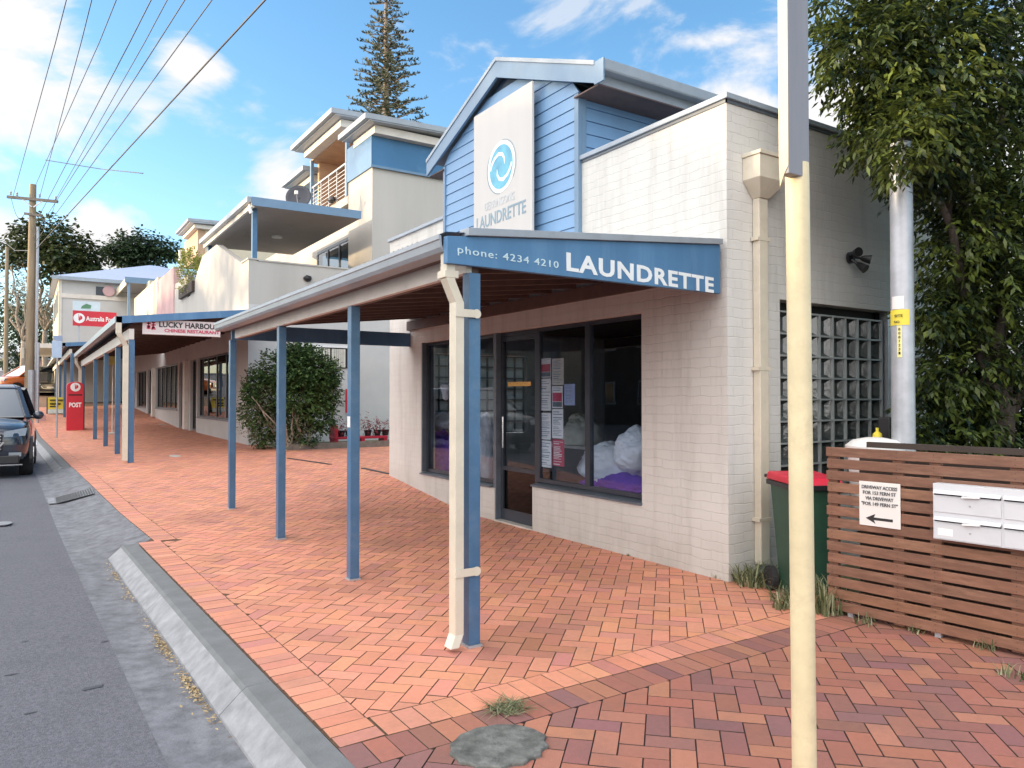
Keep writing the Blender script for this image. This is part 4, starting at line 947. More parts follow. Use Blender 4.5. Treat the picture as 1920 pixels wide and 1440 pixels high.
# letterbox bank
s0, z1 = fs_of(1748, 906, .09); s1, _ = fs_of(1879, 920, .09); _, z0 = fs_of(1750, 1010, .09)
cw = s1-s0; LB = thing('letterbox_bank', 'white metal bank of letterboxes fixed to the slat fence', 'letterboxes', FP(s0,0,z0))
M['lbwhite'] = mk('letterbox_enamel', (.60,.63,.66), .35, .06, 6, dirt=.3, dirtcol=(.42,.43,.42), dscale=6)
ncol = 3; mb = MB(); fbox(mb, s0, s0+ncol*cw, .003, .082, z0, z1); mb.build('cabinet', M['lbwhite'], LB, bevel=.002)
hh = (z1-z0)/2
for c_ in range(ncol):
    for r_ in range(2):
        a = s0+c_*cw+.008; b = s0+(c_+1)*cw-.008; zb = z0+r_*hh*.95+.008
        mb = MB(); fbox(mb, a, b, .0825, .0875, zb, zb+hh*.55); d_ = mb.build('letterbox_door', M['lbwhite'], LB, bevel=.0012)
        mb = MB(); mb.tube([FP((a+b)/2+.02,.0875,zb+hh*.3), FP((a+b)/2+.02,.0905,zb+hh*.3)], .006, 10); mb.build('lock', M['galv'], d_)
        mb = MB(); fbox(mb, a, b, .083, .0845, zb+hh*.60, zb+hh*.70); mb.build('mail_slot', M['dark'], LB)
        mb = MB(); mb.hexa([FP(a,.083,zb+hh*.70),FP(a,.103,zb+hh*.66),FP(b,.103,zb+hh*.66),FP(b,.083,zb+hh*.70),FP(a,.083,zb+hh*.78),FP(a,.098,zb+hh*.72),FP(b,.098,zb+hh*.72),FP(b,.083,zb+hh*.78)]); mb.build('slot_hood', M['lbwhite'], LB)
for c_, r_ in ((0,1),(0,0),(1,0)):
    a = s0+c_*cw+cw*.45; zb = z0+r_*hh*.95+hh*.62; mb = MB(); mb.hexa([FP(a,.086,zb),FP(a,.112,zb+.0),FP(a+.1,.108,zb+.006),FP(a+.1,.086,zb+.004),FP(a,.086,zb+.012),FP(a,.112,zb+.01),FP(a+.1,.108,zb+.016),FP(a+.1,.086,zb+.016)])
    mb.build('rolled_leaflet', M['paper'], label='rolled white leaflet poking from the '+('upper left' if r_ == 1 else 'lower left' if c_ == 0 else 'lower middle')+' letterbox slot', cat='leaflet')
a = s0+.02; mb = MB(); fbox(mb, a+.01, a+.1, .0877, .0882, z0+.03, z0+.075); mb.build('address_label', M['paper'], LB)
# wheelie bin between wall and fence
q = at(1508, 1108, T=6.0); bz = 0; bx, by = q.x, q.y
BI = thing('wheelie_bin', 'dark green wheelie bin with red lid between the wall and the slat fence', 'wheelie bin', (bx, by, 0))
a_ = math.radians(-30)
def rb(x, y, z): return Vector((bx+x*math.cos(a_)-y*math.sin(a_), by+x*math.sin(a_)+y*math.cos(a_), z))
wt, wb, ht = .185, .145, .91
mb = MB(); mb.hexa([rb(-wb,-wb,.03),rb(wb,-wb,.03),rb(wb,wb,.03),rb(-wb,wb,.03),rb(-wt,-.24,ht),rb(wt,-.24,ht),rb(wt,.24,ht),rb(-wt,.24,ht)]); 
mb.build('body', M['bingreen'], BI, bevel=.02)
mb = MB(); mb.hexa([rb(-.205,-.265,ht-.035),rb(.205,-.265,ht-.035),rb(.205,.265,ht-.035),rb(-.205,.265,ht-.035),rb(-.205,-.265,ht+.005),rb(.205,-.265,ht+.005),rb(.205,.265,ht+.005),rb(-.205,.265,ht+.005)]); mb.build('rim', M['black'], BI, bevel=.006)
mb = MB(); mb.hexa([rb(-.205,-.28,ht+.006),rb(.205,-.28,ht+.006),rb(.205,.27,ht+.006),rb(-.205,.27,ht+.006),rb(-.2,-.22,ht+.06),rb(.2,-.22,ht+.06),rb(.2,.24,ht+.075),rb(-.2,.24,ht+.075)]); mb.build('lid', M['lidred'], BI, bevel=.015)
mb = MB(); mb.tube([rb(-.2,.3,ht+.03), rb(.2,.3,ht+.03)], .014, 8); mb.build('handle', M['black'], BI)
for sx in (-.19,.19):
    mb = MB(); c = rb(sx,.2,.1); d = (rb(1,0,0)-rb(0,0,0)).normalized(); mb.tube([c-d*.025, c+d*.025], .1, 18); mb.build('wheel', M['tyre'], BI)
# things just behind the fence
q = at(1640, 845, T=5.9); mb = MB(); mb.lathe([(.17,-.5),(.2,-.06),(.215,-.05),(.215,-.01),(.16,.035),(.06,.055)], (q.x,q.y,q.z+.05), 24)
mb.build('storage_tub', M['signwhite'], smooth=True, label='pale round tub with domed lid standing behind the slat fence', cat='tub')
q = at(1645, 818, T=6.1); mb = MB(); mb.lathe([(.035,-.5),(.04,-.05),(.035,.02),(.012,.04),(.012,.07)], (q.x,q.y,q.z), 14); mb.build('spray_bottle', M['yellow'], smooth=True, label='yellow bottle behind the slat fence beside the grey pole', cat='bottle')
q = at(1662, 800, T=6.2); MB().box(q.x-.04,q.x+.05,q.y-.05,q.y+.05,q.z-.7,q.z+.08).build('black_canister', M['black'], label='small black canister behind the fence against the grey pole', cat='canister', bevel=.01)
q0 = at(1580, 850, T=5.75); q1 = at(1650,838,T=5.75)
# ============================================================ POLES
q = at(1504, 745, T=2.9); r_ = .0455
P1 = thing('street_sign_pole', 'cream yellow sunlit steel pole close to the camera with grey upper plate', 'pole', (q.x, q.y, 0))
zsp = at(1507, 335, T=2.9).z
lean = Vector((-.003*FPX/1000, .002, 0))
mb = MB(); mb.tube([(q.x,q.y,-.1),(q.x-.012,q.y+.006,2.4),(q.x-.013,q.y+.0065,zsp+.06)], [r_,r_*.98,r_*.97], 40); mb.build('pipe', M['poleyellow'], P1, smooth=True)
ux, uy = q.x-.012, q.y+.006
X0, X1, Yb0, Yb1 = ux-.1075, ux+.0215, uy-.039, uy+.004
MB().box(X0+.003, X1, Yb0, Yb1, zsp, 4.0).build('flat_upper_post', M['polegrey'], P1, bevel=.003)
mb = MB(); rr_ = random.Random(2); pts = [(Yb0+.001, zsp+.03), (Yb0+.02, zsp-.0), (Yb1-.004, zsp-.045), (Yb1, zsp+.08), (Yb1, 4.0), (Yb0+.001, 4.0)]
mb.prism(pts, 'x', X0, X0+.0028); mb.build('sunlit_peeling_strip', M['sunpeel'], P1)  # sun on the plate's narrow side put into a paler colour, with peeling
for dz in (.035, .9): MB().tube([(X1-.002,Yb0+.02,zsp+dz),(X1+.016,Yb0+.02,zsp+dz)], .009, 6).build('bolt', M['black'], P1)
q = at(1692, 600, T=5.9); gx, gy = q.x, q.y; zz_top = at(1697, 268, T=5.9).z
P2 = thing('service_pole', 'smooth light grey steel pole with yellow number sticker behind the slat fence', 'pole', (gx, gy, 0))
mb = MB(); mb.tube([(gx,gy,-.1),(gx,gy,zz_top)], [.089,.082], 40); mb.build('shaft', M['galv'], P2, smooth=True)
MB().tube([(gx,gy,zz_top),(gx,gy,zz_top+.03)], [.085,.06], 24).build('cap', M['black'], P2)
def wrap(name, parent, cx, cy, r, a0, a1, z0, z1, mat):
    mb = MB(); n = 14; 
    vs = []; 
    for i in range(n+1):
        a = a0+(a1-a0)*i/n; vs += [(cx+r*math.cos(a),cy+r*math.sin(a),z0),(cx+r*math.cos(a),cy+r*math.sin(a),z1)]
    mb.raw(vs, [(2*i,2*i+2,2*i+3,2*i+1) for i in range(n)]); return mb.build(name, mat, parent, smooth='all')
av = math.atan2(-gy, -gx)   # towards the viewer's side of the pole
zz = lambda py: at(1692, py, T=5.9).z
wrap('number_sticker', P2, gx, gy, .0885, av-1.25, av+.6, zz(611), zz(582), M['yellow'])
wrap('white_sticker', P2, gx, gy, .0883, av-.95, av+.15, zz(581), zz(557), M['signwhite'])
wrap('code_strip', P2, gx, gy, .0883, av-.45, av-.05, zz(671), zz(612), mk('pale_yellow_strip', (.72,.68,.30), .5))
def stick_text(body, py, h, ang, w):
    tx, ty = -math.sin(ang), math.cos(ang)
    qq = text(P2, body, (0,0,0), (w,0,0), 0, h, '-y', M['letterdark'], bold=.01, depth=.001)
    loc = TM[qq.name].copy(); loc.translation = Vector((0,0,0)); x0 = min(v.co.x for v in qq.data.vertices)
    R_ = Matrix.Rotation(ang+PI/2, 4, 'Z')
    p = Vector((.0900*math.cos(ang)-tx*w/2, .0900*math.sin(ang)-ty*w/2, at(1692,py,T=5.9).z))
    qq.matrix_local = Matrix.Translation(p) @ R_ @ loc @ Matrix.Translation((-x0, 0, 0))
stick_text('SITE', 596, .020, av-.30, .06); stick_text('NO.', 607, .018, av-.42, .045)
for i, ch in enumerate('8087231'): stick_text(ch, 621+i*7.4, .020, av-.25, .014)
# ============================================================ FOLIAGE
def leaves(mb, blobs, L, W, rng, twig=6, droop=.5, shell=.35, tl=None):
    """twigs of small bent leaves spread through ellipsoids"""
    tl = tl or L*2.6
    for (c, r, n) in blobs:
        if not isinstance(r, tuple): r = (r, r, r)
        tone = rng.uniform(-.22, .22)
        for i in range(n//twig):
            d = Vector((rng.gauss(0,1), rng.gauss(0,1), rng.gauss(0,1))).normalized(); k = (shell+(1-shell)*rng.random())**.6
            o_ = Vector((c[0]+d.x*r[0]*k, c[1]+d.y*r[1]*k, c[2]+d.z*r[2]*k))
            td = (d*.7+Vector((rng.uniform(-1,1), rng.uniform(-1,1), rng.uniform(-1,1)))*.7+Vector((0,0,-droop))).normalized()
            tt = min(1, max(0, .38+tone+rng.gauss(0,.2)))
            side = td.cross(Vector((0,0,1)))
            if side.length < .1: side = Vector((1,0,0))
            side.normalize()
            for j in range(twig):
                p = o_+td*tl*(j/twig); sgn = 1 if j % 2 else -1
                ld = (td*.6+side*sgn*rng.uniform(.3,1)+Vector((rng.uniform(-.4,.4), rng.uniform(-.4,.4), rng.uniform(-.5,.2)-droop*.6))).normalized()
                wv = ld.cross(Vector((rng.uniform(-.6,.6), rng.uniform(-.6,.6), 1))).normalized()*W*rng.uniform(.35,.6)
                l = L*rng.uniform(.6, 1.15); t_ = min(1, max(0, tt+rng.gauss(0,.14))); mb.cc = (t_, t_, t_, 1)
                mid = p+ld*l*.45; tip = p+ld*l+Vector((0,0,-droop*l*.35))
                mb.face([p, mid-wv, tip, mid+wv])
def clusters(spec): return [(at(px, py, T=T), r, n) for (px, py, T, r, n) in spec]
rng = random.Random(21)
TR = thing('leafy_tree', 'dense glossy green tree overhanging the side wall and grey pole', 'tree', (7.1, 3.0, 0))
spec = [(1640,110,6.2,.42,700),(1590,90,6.1,.2,200),(1720,50,6.4,.6,1000),(1620,0,6.4,.5,700),(1690,195,6.3,.42,700),(1640,250,6.2,.24,260),(1780,180,6.6,.7,1200),(1850,70,6.8,.8,1200),(1745,285,6.2,.36,600),(1700,330,6.1,.17,150),(1850,300,6.6,.62,1000),
        (1910,450,6.6,.62,1000),(1850,420,6.5,.4,600),(1830,560,6.4,.38,600),(1775,580,6.2,.2,260),(1740,590,6.05,.11,110),(1900,620,6.5,.62,1000),(1810,690,6.3,.32,500),(1760,700,6.1,.16,160),(1780,800,6.3,.36,600),(1720,820,6.2,.16,160),(1890,780,6.6,.5,800),
        (2000,300,7,1.0,900),(2000,650,7,1.0,900),(1980,60,7.2,1.0,900),(1720,-80,6.6,.6,600),(1880,-100,7,.8,700),(1840,460,7.3,.6,700),(1800,300,7.2,.6,700),(1880,700,7.4,.7,900),(1830,820,7.2,.45,600),(1760,160,7.2,.7,800),(1900,200,7.6,.9,900)]
mb = MB(); leaves(mb, clusters([(a,b,c,d,int(n*2.7)) for a,b,c,d,n in spec]+[(1700,255,5.6,.20,420),(1690,300,5.6,.11,160),(1725,230,5.6,.26,400),(1745,120,5.9,.5,900),(1800,430,6.1,.35,500),(1850,500,6.1,.4,600),(1900,380,6.1,.5,700),(1790,500,6.3,.25,250)]), .085, .034, rng, twig=7, droop=.32); mb.build('crown', M['leafnear'], TR, kind=None)
mb = MB()
def limb(mb, a, b, r0, r1, rng, wob=.1, n=6):
    pts = []; rs = []
    for i in range(n+1):
        k = i/n; p = Vector(a)*(1-k)+Vector(b)*k+Vector((rng.uniform(-wob,wob), rng.uniform(-wob,wob), 0))*math.sin(PI*k); pts.append(p); rs.append(r0+(r1-r0)*k)
    mb.tube(pts, rs, 8)
limb(mb, (7.1,3.0,-.1), (6.9,3.0,1.6), .13, .10, rng)
mb2 = MB()
for (px, py, T) in ((1640,110,6.3),(1780,180,6.6),(1850,300,6.7),(1900,620,6.7),(1810,690,6.5),(1880,-50,7),(2000,300,7),(1720,0,6.5),(1830,560,6.5),(1780,800,6.5)):
    e = at(px, py, T=T); mb2 = MB(); limb(mb2, (6.9,3.0,1.3+rng.uniform(0,.4)), e, .05, .012, rng, .18); mb2.build('branch', M['bark'], TR, smooth='all')
mb.build('trunk', M['bark'], TR, smooth='all')
# darker shrub mass behind, filling between wall and fence
SH = thing('dark_shrub', 'shadowy dark shrub growing low behind the slatted fence', 'shrub', (6.9, 3.4, 0))
mb = MB(); leaves(mb, [((6.6,3.3,.6),(.6,.5,.5),1500),((7.4,3.2,1.2),(.8,.6,1.1),2200),((8.2,3.0,1.0),(.9,.8,1.2),1800),((7.6,2.4,.5),(.9,.6,.5),1500)], .09, .04, rng, twig=6, droop=.4); mb.build('foliage', M['hedge'], SH)
mb = MB(); limb(mb, (7.4,3.2,-.1), (7.4,3.2,1.4), .05, .02, rng); limb(mb, (8.2,3.0,-.1), (8.1,3.0,1.4), .05, .02, rng); mb.build('stems', M['bark'], SH)
# ============================================================ CORNER BUILDING (restaurant below, flats above)
XF = 4.72; zK = .38
Y0 = yx(465, XF, 700)
K = thing('corner_building', 'cream shops with terraces and flats stacked above behind the chinese restaurant sign', 'building', (XF, Y0, 0))
YEnd = 44.0
zpt = at(465, 487, X=XF).z                       # top of terrace parapet
zfl = zpt-1.15
zhd = at(437, 657, X=XF).z                       # shopfront head
def yk(px, py=720): return yx(px, XF, py)
# shopfront: (px right, px left, kind, sill px)
openings = [(438,370,'window',789),(368,357,'door',0),(345,336,'door',0),(333,292,'window',768),(285,277,'door',0),(274,257,'window',764),(247,238,'door',0),(232,212,'window',756)]
ys_o = [(yk(a), yk(b), k, (at(a, s, X=XF).z if s else None)) for a, b, k, s in openings]
mb = MB(); y = Y0
zb_ = .3
for (ya, yb, k, zs) in ys_o:
    mb.box(XF, XF+.25, y, ya, -.1, zhd); 
    if zs: mb.box(XF, XF+.25, ya, yb, -.1, zs)
    y = yb
mb.box(XF, XF+.25, y, YEnd, -.1, zhd)
mb.box(XF, XF+.25, Y0, YEnd, zhd, zfl+.01)
mb.box(XF+.25, 16, Y0, Y0+.25, -.1, zfl+.01)
mb.box(XF+.25, 16, Y0+.25, YEnd, zfl-.3, zfl)
mb.box(XF+.25, 16, YEnd-.25, YEnd, -.1, zfl-.3)
mb.build('ground_floor_wall', M['stone'], K)
for (ya, yb, k, zs) in ys_o:
    z0_ = zs if zs else G(5.1, ya)+.02; fm = MB(); f = .05; a, b = min(ya,yb), max(ya,yb)
    n = max(1, int((b-a)/1.1)) if k == 'window' else 1
    fm.box(XF+.08,XF+.14,a,a+f,z0_,zhd); fm.box(XF+.08,XF+.14,b-f,b,z0_,zhd); fm.box(XF+.08,XF+.14,a+f,b-f,z0_,z0_+f); fm.box(XF+.08,XF+.14,a+f,b-f,zhd-f,zhd)
    for i in range(1,n): yy = a+(b-a)*i/n; fm.box(XF+.08,XF+.14,yy-.035,yy+.035,z0_+f,zhd-f)
    wn = fm.build(k, M['frame'], K)
    MB().box(XF+.105,XF+.112,a+f,b-f,z0_+f,zhd-f).build('pane', M['glassd'], wn)
    if k == 'window':
        MB().box(XF-.03, XF+.07, a-.01, b+.01, z0_-.04, z0_-.002).build('sill', M['frame2'], wn)
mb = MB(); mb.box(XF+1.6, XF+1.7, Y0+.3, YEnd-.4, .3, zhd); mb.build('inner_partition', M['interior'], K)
# curtains and posters behind restaurant glass
rng = random.Random(31)
for (ya, yb, k, zs) in ys_o[:6]:
    if k != 'window': continue
    a, b = min(ya,yb), max(ya,yb); n = int((b-a)/.33)
    for i in range(n):
        if rng.random() < .35: continue
        yy = a+.1+(b-a-.2)*i/n; hh_ = rng.uniform(.4, 1.5); zc = rng.uniform(zs+.2, zhd-hh_*.6-.1); zc = min(zc, zhd-hh_-.05)
        MB().box(XF+.125, XF+.13, yy, yy+rng.uniform(.1,.26), zc, zc+hh_).build('poster', M[rng.choice(['paperred','paper','papermix','paperblue','papermix','purple','paperbeige'])], K)
# pilasters between the shops
for px in (351, 290, 252, 208):
    yy = yk(px); MB().box(XF-.12, XF-.001, yy-.22, yy+.22, G(5.1,yy), zhd-.01).build('pilaster', M['creambeam'], K)
# terrace parapet: street face with raised gable end, and near return
zB = zfl+.011
XR_ = xy(705, Y0)
mb = MB(); mb.box(XF, XF+.2, Y0, yk(352,500), zB, zpt); mb.box(XF+.2, XR_, Y0, Y0+.2, zB, zpt-.02)
mb.build('terrace_parapet', M['render'], K)
q = at(375, 462, X=XF); zg_ = at(404, 460, X=XF).z
mb = MB(); ya, yb = yk(464), yk(352)
mb.prism([(yk(452),zpt+.001),(yk(404),zg_),(yk(378),zg_),(yk(355),zpt+.001)], 'x', XF+.001, XF+.19); mb.build('gable_screen', M['render'], K)
MB().box(XF-.03, XF+.24, Y0-.03, yk(452), zpt+.001, zpt+.04).build('coping', M['render'], K)
MB().box(XF+.241, XR_, Y0-.03, Y0+.23, zpt-.019, zpt+.02).build('coping', M['render'], K)
# second stretch of parapet, lower, with pink wall
zp2 = at(330, 530, X=XF).z
MB().box(XF, XF+.2, yk(352,500)+.001, yk(300), zB, at(345,520,X=XF).z).build('terrace_parapet', M['render'], K)
MB().box(XF-.04, XF+.16, yk(326), yk(295), zB, at(310,516,X=XF).z).build('pink_panel', M['pinkwall'], K)
MB().box(XF, XF+.2, yk(295), YEnd, zB, at(260,560,X=XF).z+.2).build('terrace_parapet', M['render_y'], K)
# first floor set back behind the terrace
XU = 8.15
YU = Y0+.02
zU = at(695, 312, X=XU+.4).z                 # top of cream wall, start of blue cladding
XU2 = xy(697, YU)
zU = at(697, 313, Y=YU).z
ypL = yx(652, XU2)
mb = MB(); mb.box(XU2, 16, YU, YU+.25, zB, zU); mb.box(XU2, XU2+.25, YU+.25, ypL, zB, zU); mb.box(XU2+.25, 16, ypL-.25, ypL, zB, zU)
mb.box(XU2+.1, XU2+.3, ypL+3.2, YEnd-4, zB, at(640,400,X=XU2).z)
mb.build('upper_wall', M['render'], K)
# dark sliding doors under the canopy
yd0, yd1 = ypL+.02, ypL+3.18; zdh = at(640, 458, X=XU2+.15).z
mb = MB(); 
for i in range(4):
    yy = yd0+(yd1-yd0)*i/3; mb.box(XU2+.1, XU2+.17, yy-.04, yy+.04, zB, zdh)
mb.box(XU2+.1, XU2+.17, yd0, yd1, zdh, zdh+.08); dr = mb.build('terrace_door', M['frame'], K)
MB().box(XU2+.12, XU2+.13, yd0, yd1, zB+.02, zdh).build('pane', M['glassd'], dr)
MB().box(XU2+.1, XU2+.3, yd0, yd1, zdh+.09, at(640,400,X=XU2).z).build('upper_wall', M['render'], K)
# terrace canopy
zc1 = at(460, 384, X=XF+.05).z; zcb = at(668, 400, Y=Y0).z
yc1 = yx(381, XF, 455); xcr = xy(668, Y0)
CN = thing('terrace_canopy', 'flat grey canopy on a blue post over the first floor terrace', 'canopy', (XF, Y0, zc1-.3))
mb = MB(); th = .20
mb.hexa([(XF+.06,Y0-.3,zc1-th),(xcr,Y0-.3,zcb-th),(xcr,yc1,zcb-th),(XF+.06,yc1,zc1-th),(XF+.06,Y0-.3,zc1-.02),(xcr,Y0-.3,zcb-.02),(xcr,yc1,zcb-.02),(XF+.06,yc1,zc1-.02)]); mb.build('soffit', M['soffit'], CN)
mb = MB(); mb.hexa([(XF-.02,Y0-.33,zc1-th-.02),(xcr,Y0-.33,zcb-th-.02),(xcr,Y0-.302,zcb-th-.02),(XF-.02,Y0-.302,zc1-th-.02),(XF-.02,Y0-.33,zc1),(xcr,Y0-.33,zcb),(xcr,Y0-.302,zcb),(XF-.02,Y0-.302,zc1)]); mb.build('near_fascia', M['bluetrim'], CN)
MB().box(XF-.0, XF+.058, Y0-.30, yc1, zc1-th-.06, zc1-.06).build('street_fascia', M['creambeam'], CN)
MB().box(XF-.12, XF-.001, Y0-.3, yc1+.05, zc1-.13, zc1+.0).build('gutter', M['gutter'], CN)
MB().box(XF+.02, xcr, Y0-.28, yc1, zc1-.015, zc1+.01).build('roof_sheet', M['roofsteel'], CN) if False else None
MB().box(XF+.10, XF+.22, Y0+.04, Y0+.16, zpt+.041, zc1-th).build('post', M['bluepost'], CN)
MB().box(XF+.10, XF+.22, yc1-.3, yc1-.18, zpt+.001, zc1-th).build('post', M['bluepost'], CN)
q = at(520, 438, Z=zc1-th+.1); mb = MB(); mb.lathe([(.16,-.06),(.17,-.01),(.15,.0)], (q.x, q.y, zc1-th+.03), 20); mb.build('ceiling_light', M['ledlamp'], CN)
MB().tube([(XF+.04,Y0-.02,zc1-.08),(XF-.05,Y0-.25,zc1-.3),(XF+.0,Y0-.25,zc1-.4)], .05, 8).build('rainwater_spout', M['white'], CN)
# second floor: blue clad corner, timber lined balcony, floating roofs
zbt = at(703, 246, Y=YU-.06).z
MB().box(XU2-.05, 16, YU-.06, YU+.25, zU+.001, zbt).build('blue_cladding', M['bluesteel'], K)
MB().box(XU2-.05, XU2+.2, YU+.251, ypL, zU+.001, zbt).build('blue_cladding', M['bluesteel'], K)
MB().box(XU2-.07, XU2-.0505, YU-.08, YU-.0605, zU, zbt).build('corner_trim', M['bluetrim'], K)
mb = MB(); mb.box(XU2-.08, 16, YU-.09, YU-.061, zU-.02, zU+.05); mb.build('flashing', M['bluetrim'], K)
# roofs
def roofslab(name, x0, x1, y0, y1, z, rise, th=.16):
    mb = MB(); mb.hexa([(x0,y0,z-th),(x1,y0,z-th+rise),(x1,y1,z-th+rise),(x0,y1,z-th),(x0,y0,z),(x1,y0,z+rise),(x1,y1,z+rise),(x0,y1,z)]); r = mb.build('roof', M['roofsteel'], K)
    g_ = MB(); g_.box(x0-.13, x0-.002, y0-.02, y1+.02, z-.13, z+.02); g_.hexa([(x0-.13,y0-.03,z-.13),(x1,y0-.03,z-.13+rise),(x1,y0-.002,z-.13+rise),(x0-.13,y0-.002,z-.13),(x0-.13,y0-.03,z+.02),(x1,y0-.03,z+.02+rise),(x1,y0-.002,z+.02+rise),(x0-.13,y0-.002,z+.02)]); g_.build('gutter', M['gutter'], r)
    s_ = MB(); s_.box(x0+.25, x1, y0+.25, y1-.25, z-th-.22, z-th-.001); s_.build('eave_box', M['creambeam'], r)
    return r
q = at(693, 214, Y=YU-.55); x2 = q.x
roofslab('r2', x2, 16, YU-.55, yx(640, x2), q.z, .25)
q1 = at(637, 197, X=x2-.25); x1_ = q1.x
roofslab('r1', x1_, 16, q1.y+.35, yx(550, x1_), q1.z, .3)
# balcony: lining wall, posts, rail, slab
yb0, yb1 = ypL+.02, yx(584, XU2)
zbal = at(600, 400, X=XU2).z
zr_ = q1.z-.4
MB().box(XU2+1.6, XU2+1.7, yb0, yb1+.3, zbal, zr_).build('balcony_back_wall', M['timberwarm'], K)
MB().box(XU2+.25, XU2+1.6, yb1+.05, yb1+.2, zbal, zr_).build('balcony_side_wall', M['timberwarm'], K)
MB().box(XU2-.02, XU2+1.7, yb0, yb1+.3, zbal-.25, zbal-.001).build('balcony_slab', M['render'], K)
MB().box(XU2+.0, XU2+1.7, yb0, yb1+.3, zr_+.001, zr_+.06).build('balcony_ceiling', M['timberwarm'], K)
for yy in (yb0+.02, yb1): MB().box(XU2-.05, XU2+.05, yy, yy+.12, zbal, zr_).build('balcony_post', M['bluetrim'], K)
RL = MB(); RL.box(XU2-.03, XU2+.03, yb0+.15, yb1-.01, zbal+1.0, zbal+1.05)
for i in range(7): RL.box(XU2-.008, XU2+.008, yb0+.15, yb1-.01, zbal+.1+i*.125, zbal+.118+i*.125)
for i in range(5): yy = yb0+.2+(yb1-yb0-.4)*i/4; RL.box(XU2-.02, XU2+.02, yy, yy+.035, zbal, zbal+1.0)
RL.build('balcony_railing', M['galv'], K)
# further flats to the left of the balcony
x3 = XU2+.3; q = at(655, 250, X=x3)
yA, yB = yb1+.35, YEnd-5
MB().box(x3+.4, 16, yA, yx(560,x3)+3, zbal-.2, at(575, 350, X=x3).z+.1).build('upper_wall', M['bluesteel'], K)
q3 = at(575, 312, X=x3-.4); roofslab('r3', x3-.4, 14, yA, yx(532, x3-.4), q3.z, .2)
# satellite dish on the canopy
q = at(561, 372, T=21.6)
SD = thing('satellite_dish', 'round dark mesh satellite dish standing on the terrace canopy', 'satellite dish', (q.x, q.y, q.z-.4))
mb = MB(); rd = .37; ax = Vector((-.5,-.8,.25)).normalized(); u_ = ax.cross(Vector((0,0,1))).normalized(); v_ = ax.cross(u_)
rings = []
for i in range(6):
    r = rd*i/5; rings.append([q+u_*r*math.cos(2*PI*k/24)+v_*r*math.sin(2*PI*k/24)+ax*(.25*r*r/rd) for k in range(24)])
vs = [p for r in rings for p in r]; mb.raw(vs, [(i*24+k,i*24+(k+1)%24,(i+1)*24+(k+1)%24,(i+1)*24+k) for i in range(5) for k in range(24)]); dsh = mb.build('reflector', mk('dark_dish_mesh', (.035,.04,.055), .5, .1), SD, smooth=True)
sm = dsh.modifiers.new('thick','SOLIDIFY'); sm.thickness = .015
MB().tube([q-v_*.0-Vector((0,0,.0))-ax*.02, q-ax*.08, Vector((q.x,q.y,zc1+.01))-ax*.08], .025, 8).build('mast', M['galv'], SD)
MB().tube([q+v_*rd*.9*(1 if v_.z<0 else -1), q+ax*.32], .012, 6).build('arm', M['galv'], SD)
MB().box(*(lambda c: (c.x-.04,c.x+.04,c.y-.04,c.y+.04,c.z-.05,c.z+.05))(q+ax*.33)).build('receiver', M['white'], SD)
# bird-like floodlight on parapet
q = at(577, 522, Y=Y0-.05); mb = MB(); mb.blob(q, (.11,.09,.08), 2, .2); mb.tube([q, (q.x,Y0,q.z-.08)], .02, 6); mb.build('small_floodlight', M['black'], smooth='all', label='small black floodlight on the terrace wall above the verandah', cat='floodlight')
q = at(622, 388, X=XU2-.1); mb = MB(); mb.blob((q.x,q.y,zbal+.12), (.1,.2,.1), 5, .4); mb.build('dark_bundle', M['black'], smooth='all', label='small dark bundle on the floor of the timber lined balcony', cat='bundle')
# side wall (facing the courtyard): window with blinds, pale pilaster, air pipe
xw0, xw1 = xy(556, Y0), xy(652, Y0); zw0, zw1 = at(620,690,Y=Y0).z, at(620,652,Y=Y0).z
SW = MB(); SW.box(xw0, xw1, Y0-.03, Y0-.002, zw0, zw1); sw = SW.build('window', M['dark'], K)
mb = MB(); n = 14
for i in range(n): 
    xx = xw0+.45+(xw1-xw0-.55)*i/n
    if i in (3,7): continue
    mb.box(xx, xx+.075, Y0-.045, Y0-.035, zw0+.02, zw1-.03)
mb.build('vertical_blinds', M['paperbeige'], sw)
MB().box(xw0-.04, xw1+.04, Y0-.06, Y0-.001, zw1+.001, zw1+.06).build('window_head', M['white'], sw)
MB().box(xy(450,Y0-.02), XF+.0, Y0-.06, Y0-.001, .3, zhd).build('corner_pier', M['white'], K) if False else None
# planter kerb, bench with red plants, bush
YPl = 17.2; xa, xb = xy(541, YPl), 9.4; zc_ = G(6, YPl)
MB().box(xa, xb, YPl, YPl+.12, zc_-.1, zc_+.14).build('planter_edge', M['woodgrey'], label='low dark timber edging along the courtyard garden bed', cat='edging')
MB().box(xa, xb, YPl+.12, Y0-.06, zc_-.1, zc_+.03).build('garden_bed', M['soil'], kind='structure')
MB().box(XF+.3, xa-.005, YPl+.1, Y0-.01, zc_-.1, zc_+.012).build('courtyard_step', M['plinth'], kind='structure')
YB_ = YPl+.75; bx0, bx1 = xy(622, YB_), xy(722, YB_)
BE = thing('red_bench', 'faded red timber bench in the courtyard against the pale wall', 'bench', (bx0, YB_, zc_))
zs_ = at(660, 818, Y=YB_).z; zt_b = at(640, 797, Y=YB_).z
MB().box(bx0, bx1, YB_-.2, YB_+.2, zs_-.06, zs_).build('seat', M['red'], BE, bevel=.01)
for xx in (bx0+.02, (bx0+bx1)/2, bx1-.1): MB().box(xx, xx+.09, YB_-.19, YB_+.19, zc_+.03, zs_-.061).build('leg', M['red'], BE)
for xx in (bx0+.01, ): MB().box(xx, xx+.09, YB_-.2, YB_+.2, zs_+.001, zt_b).build('arm_rest', M['red'], BE)
rng = random.Random(41)
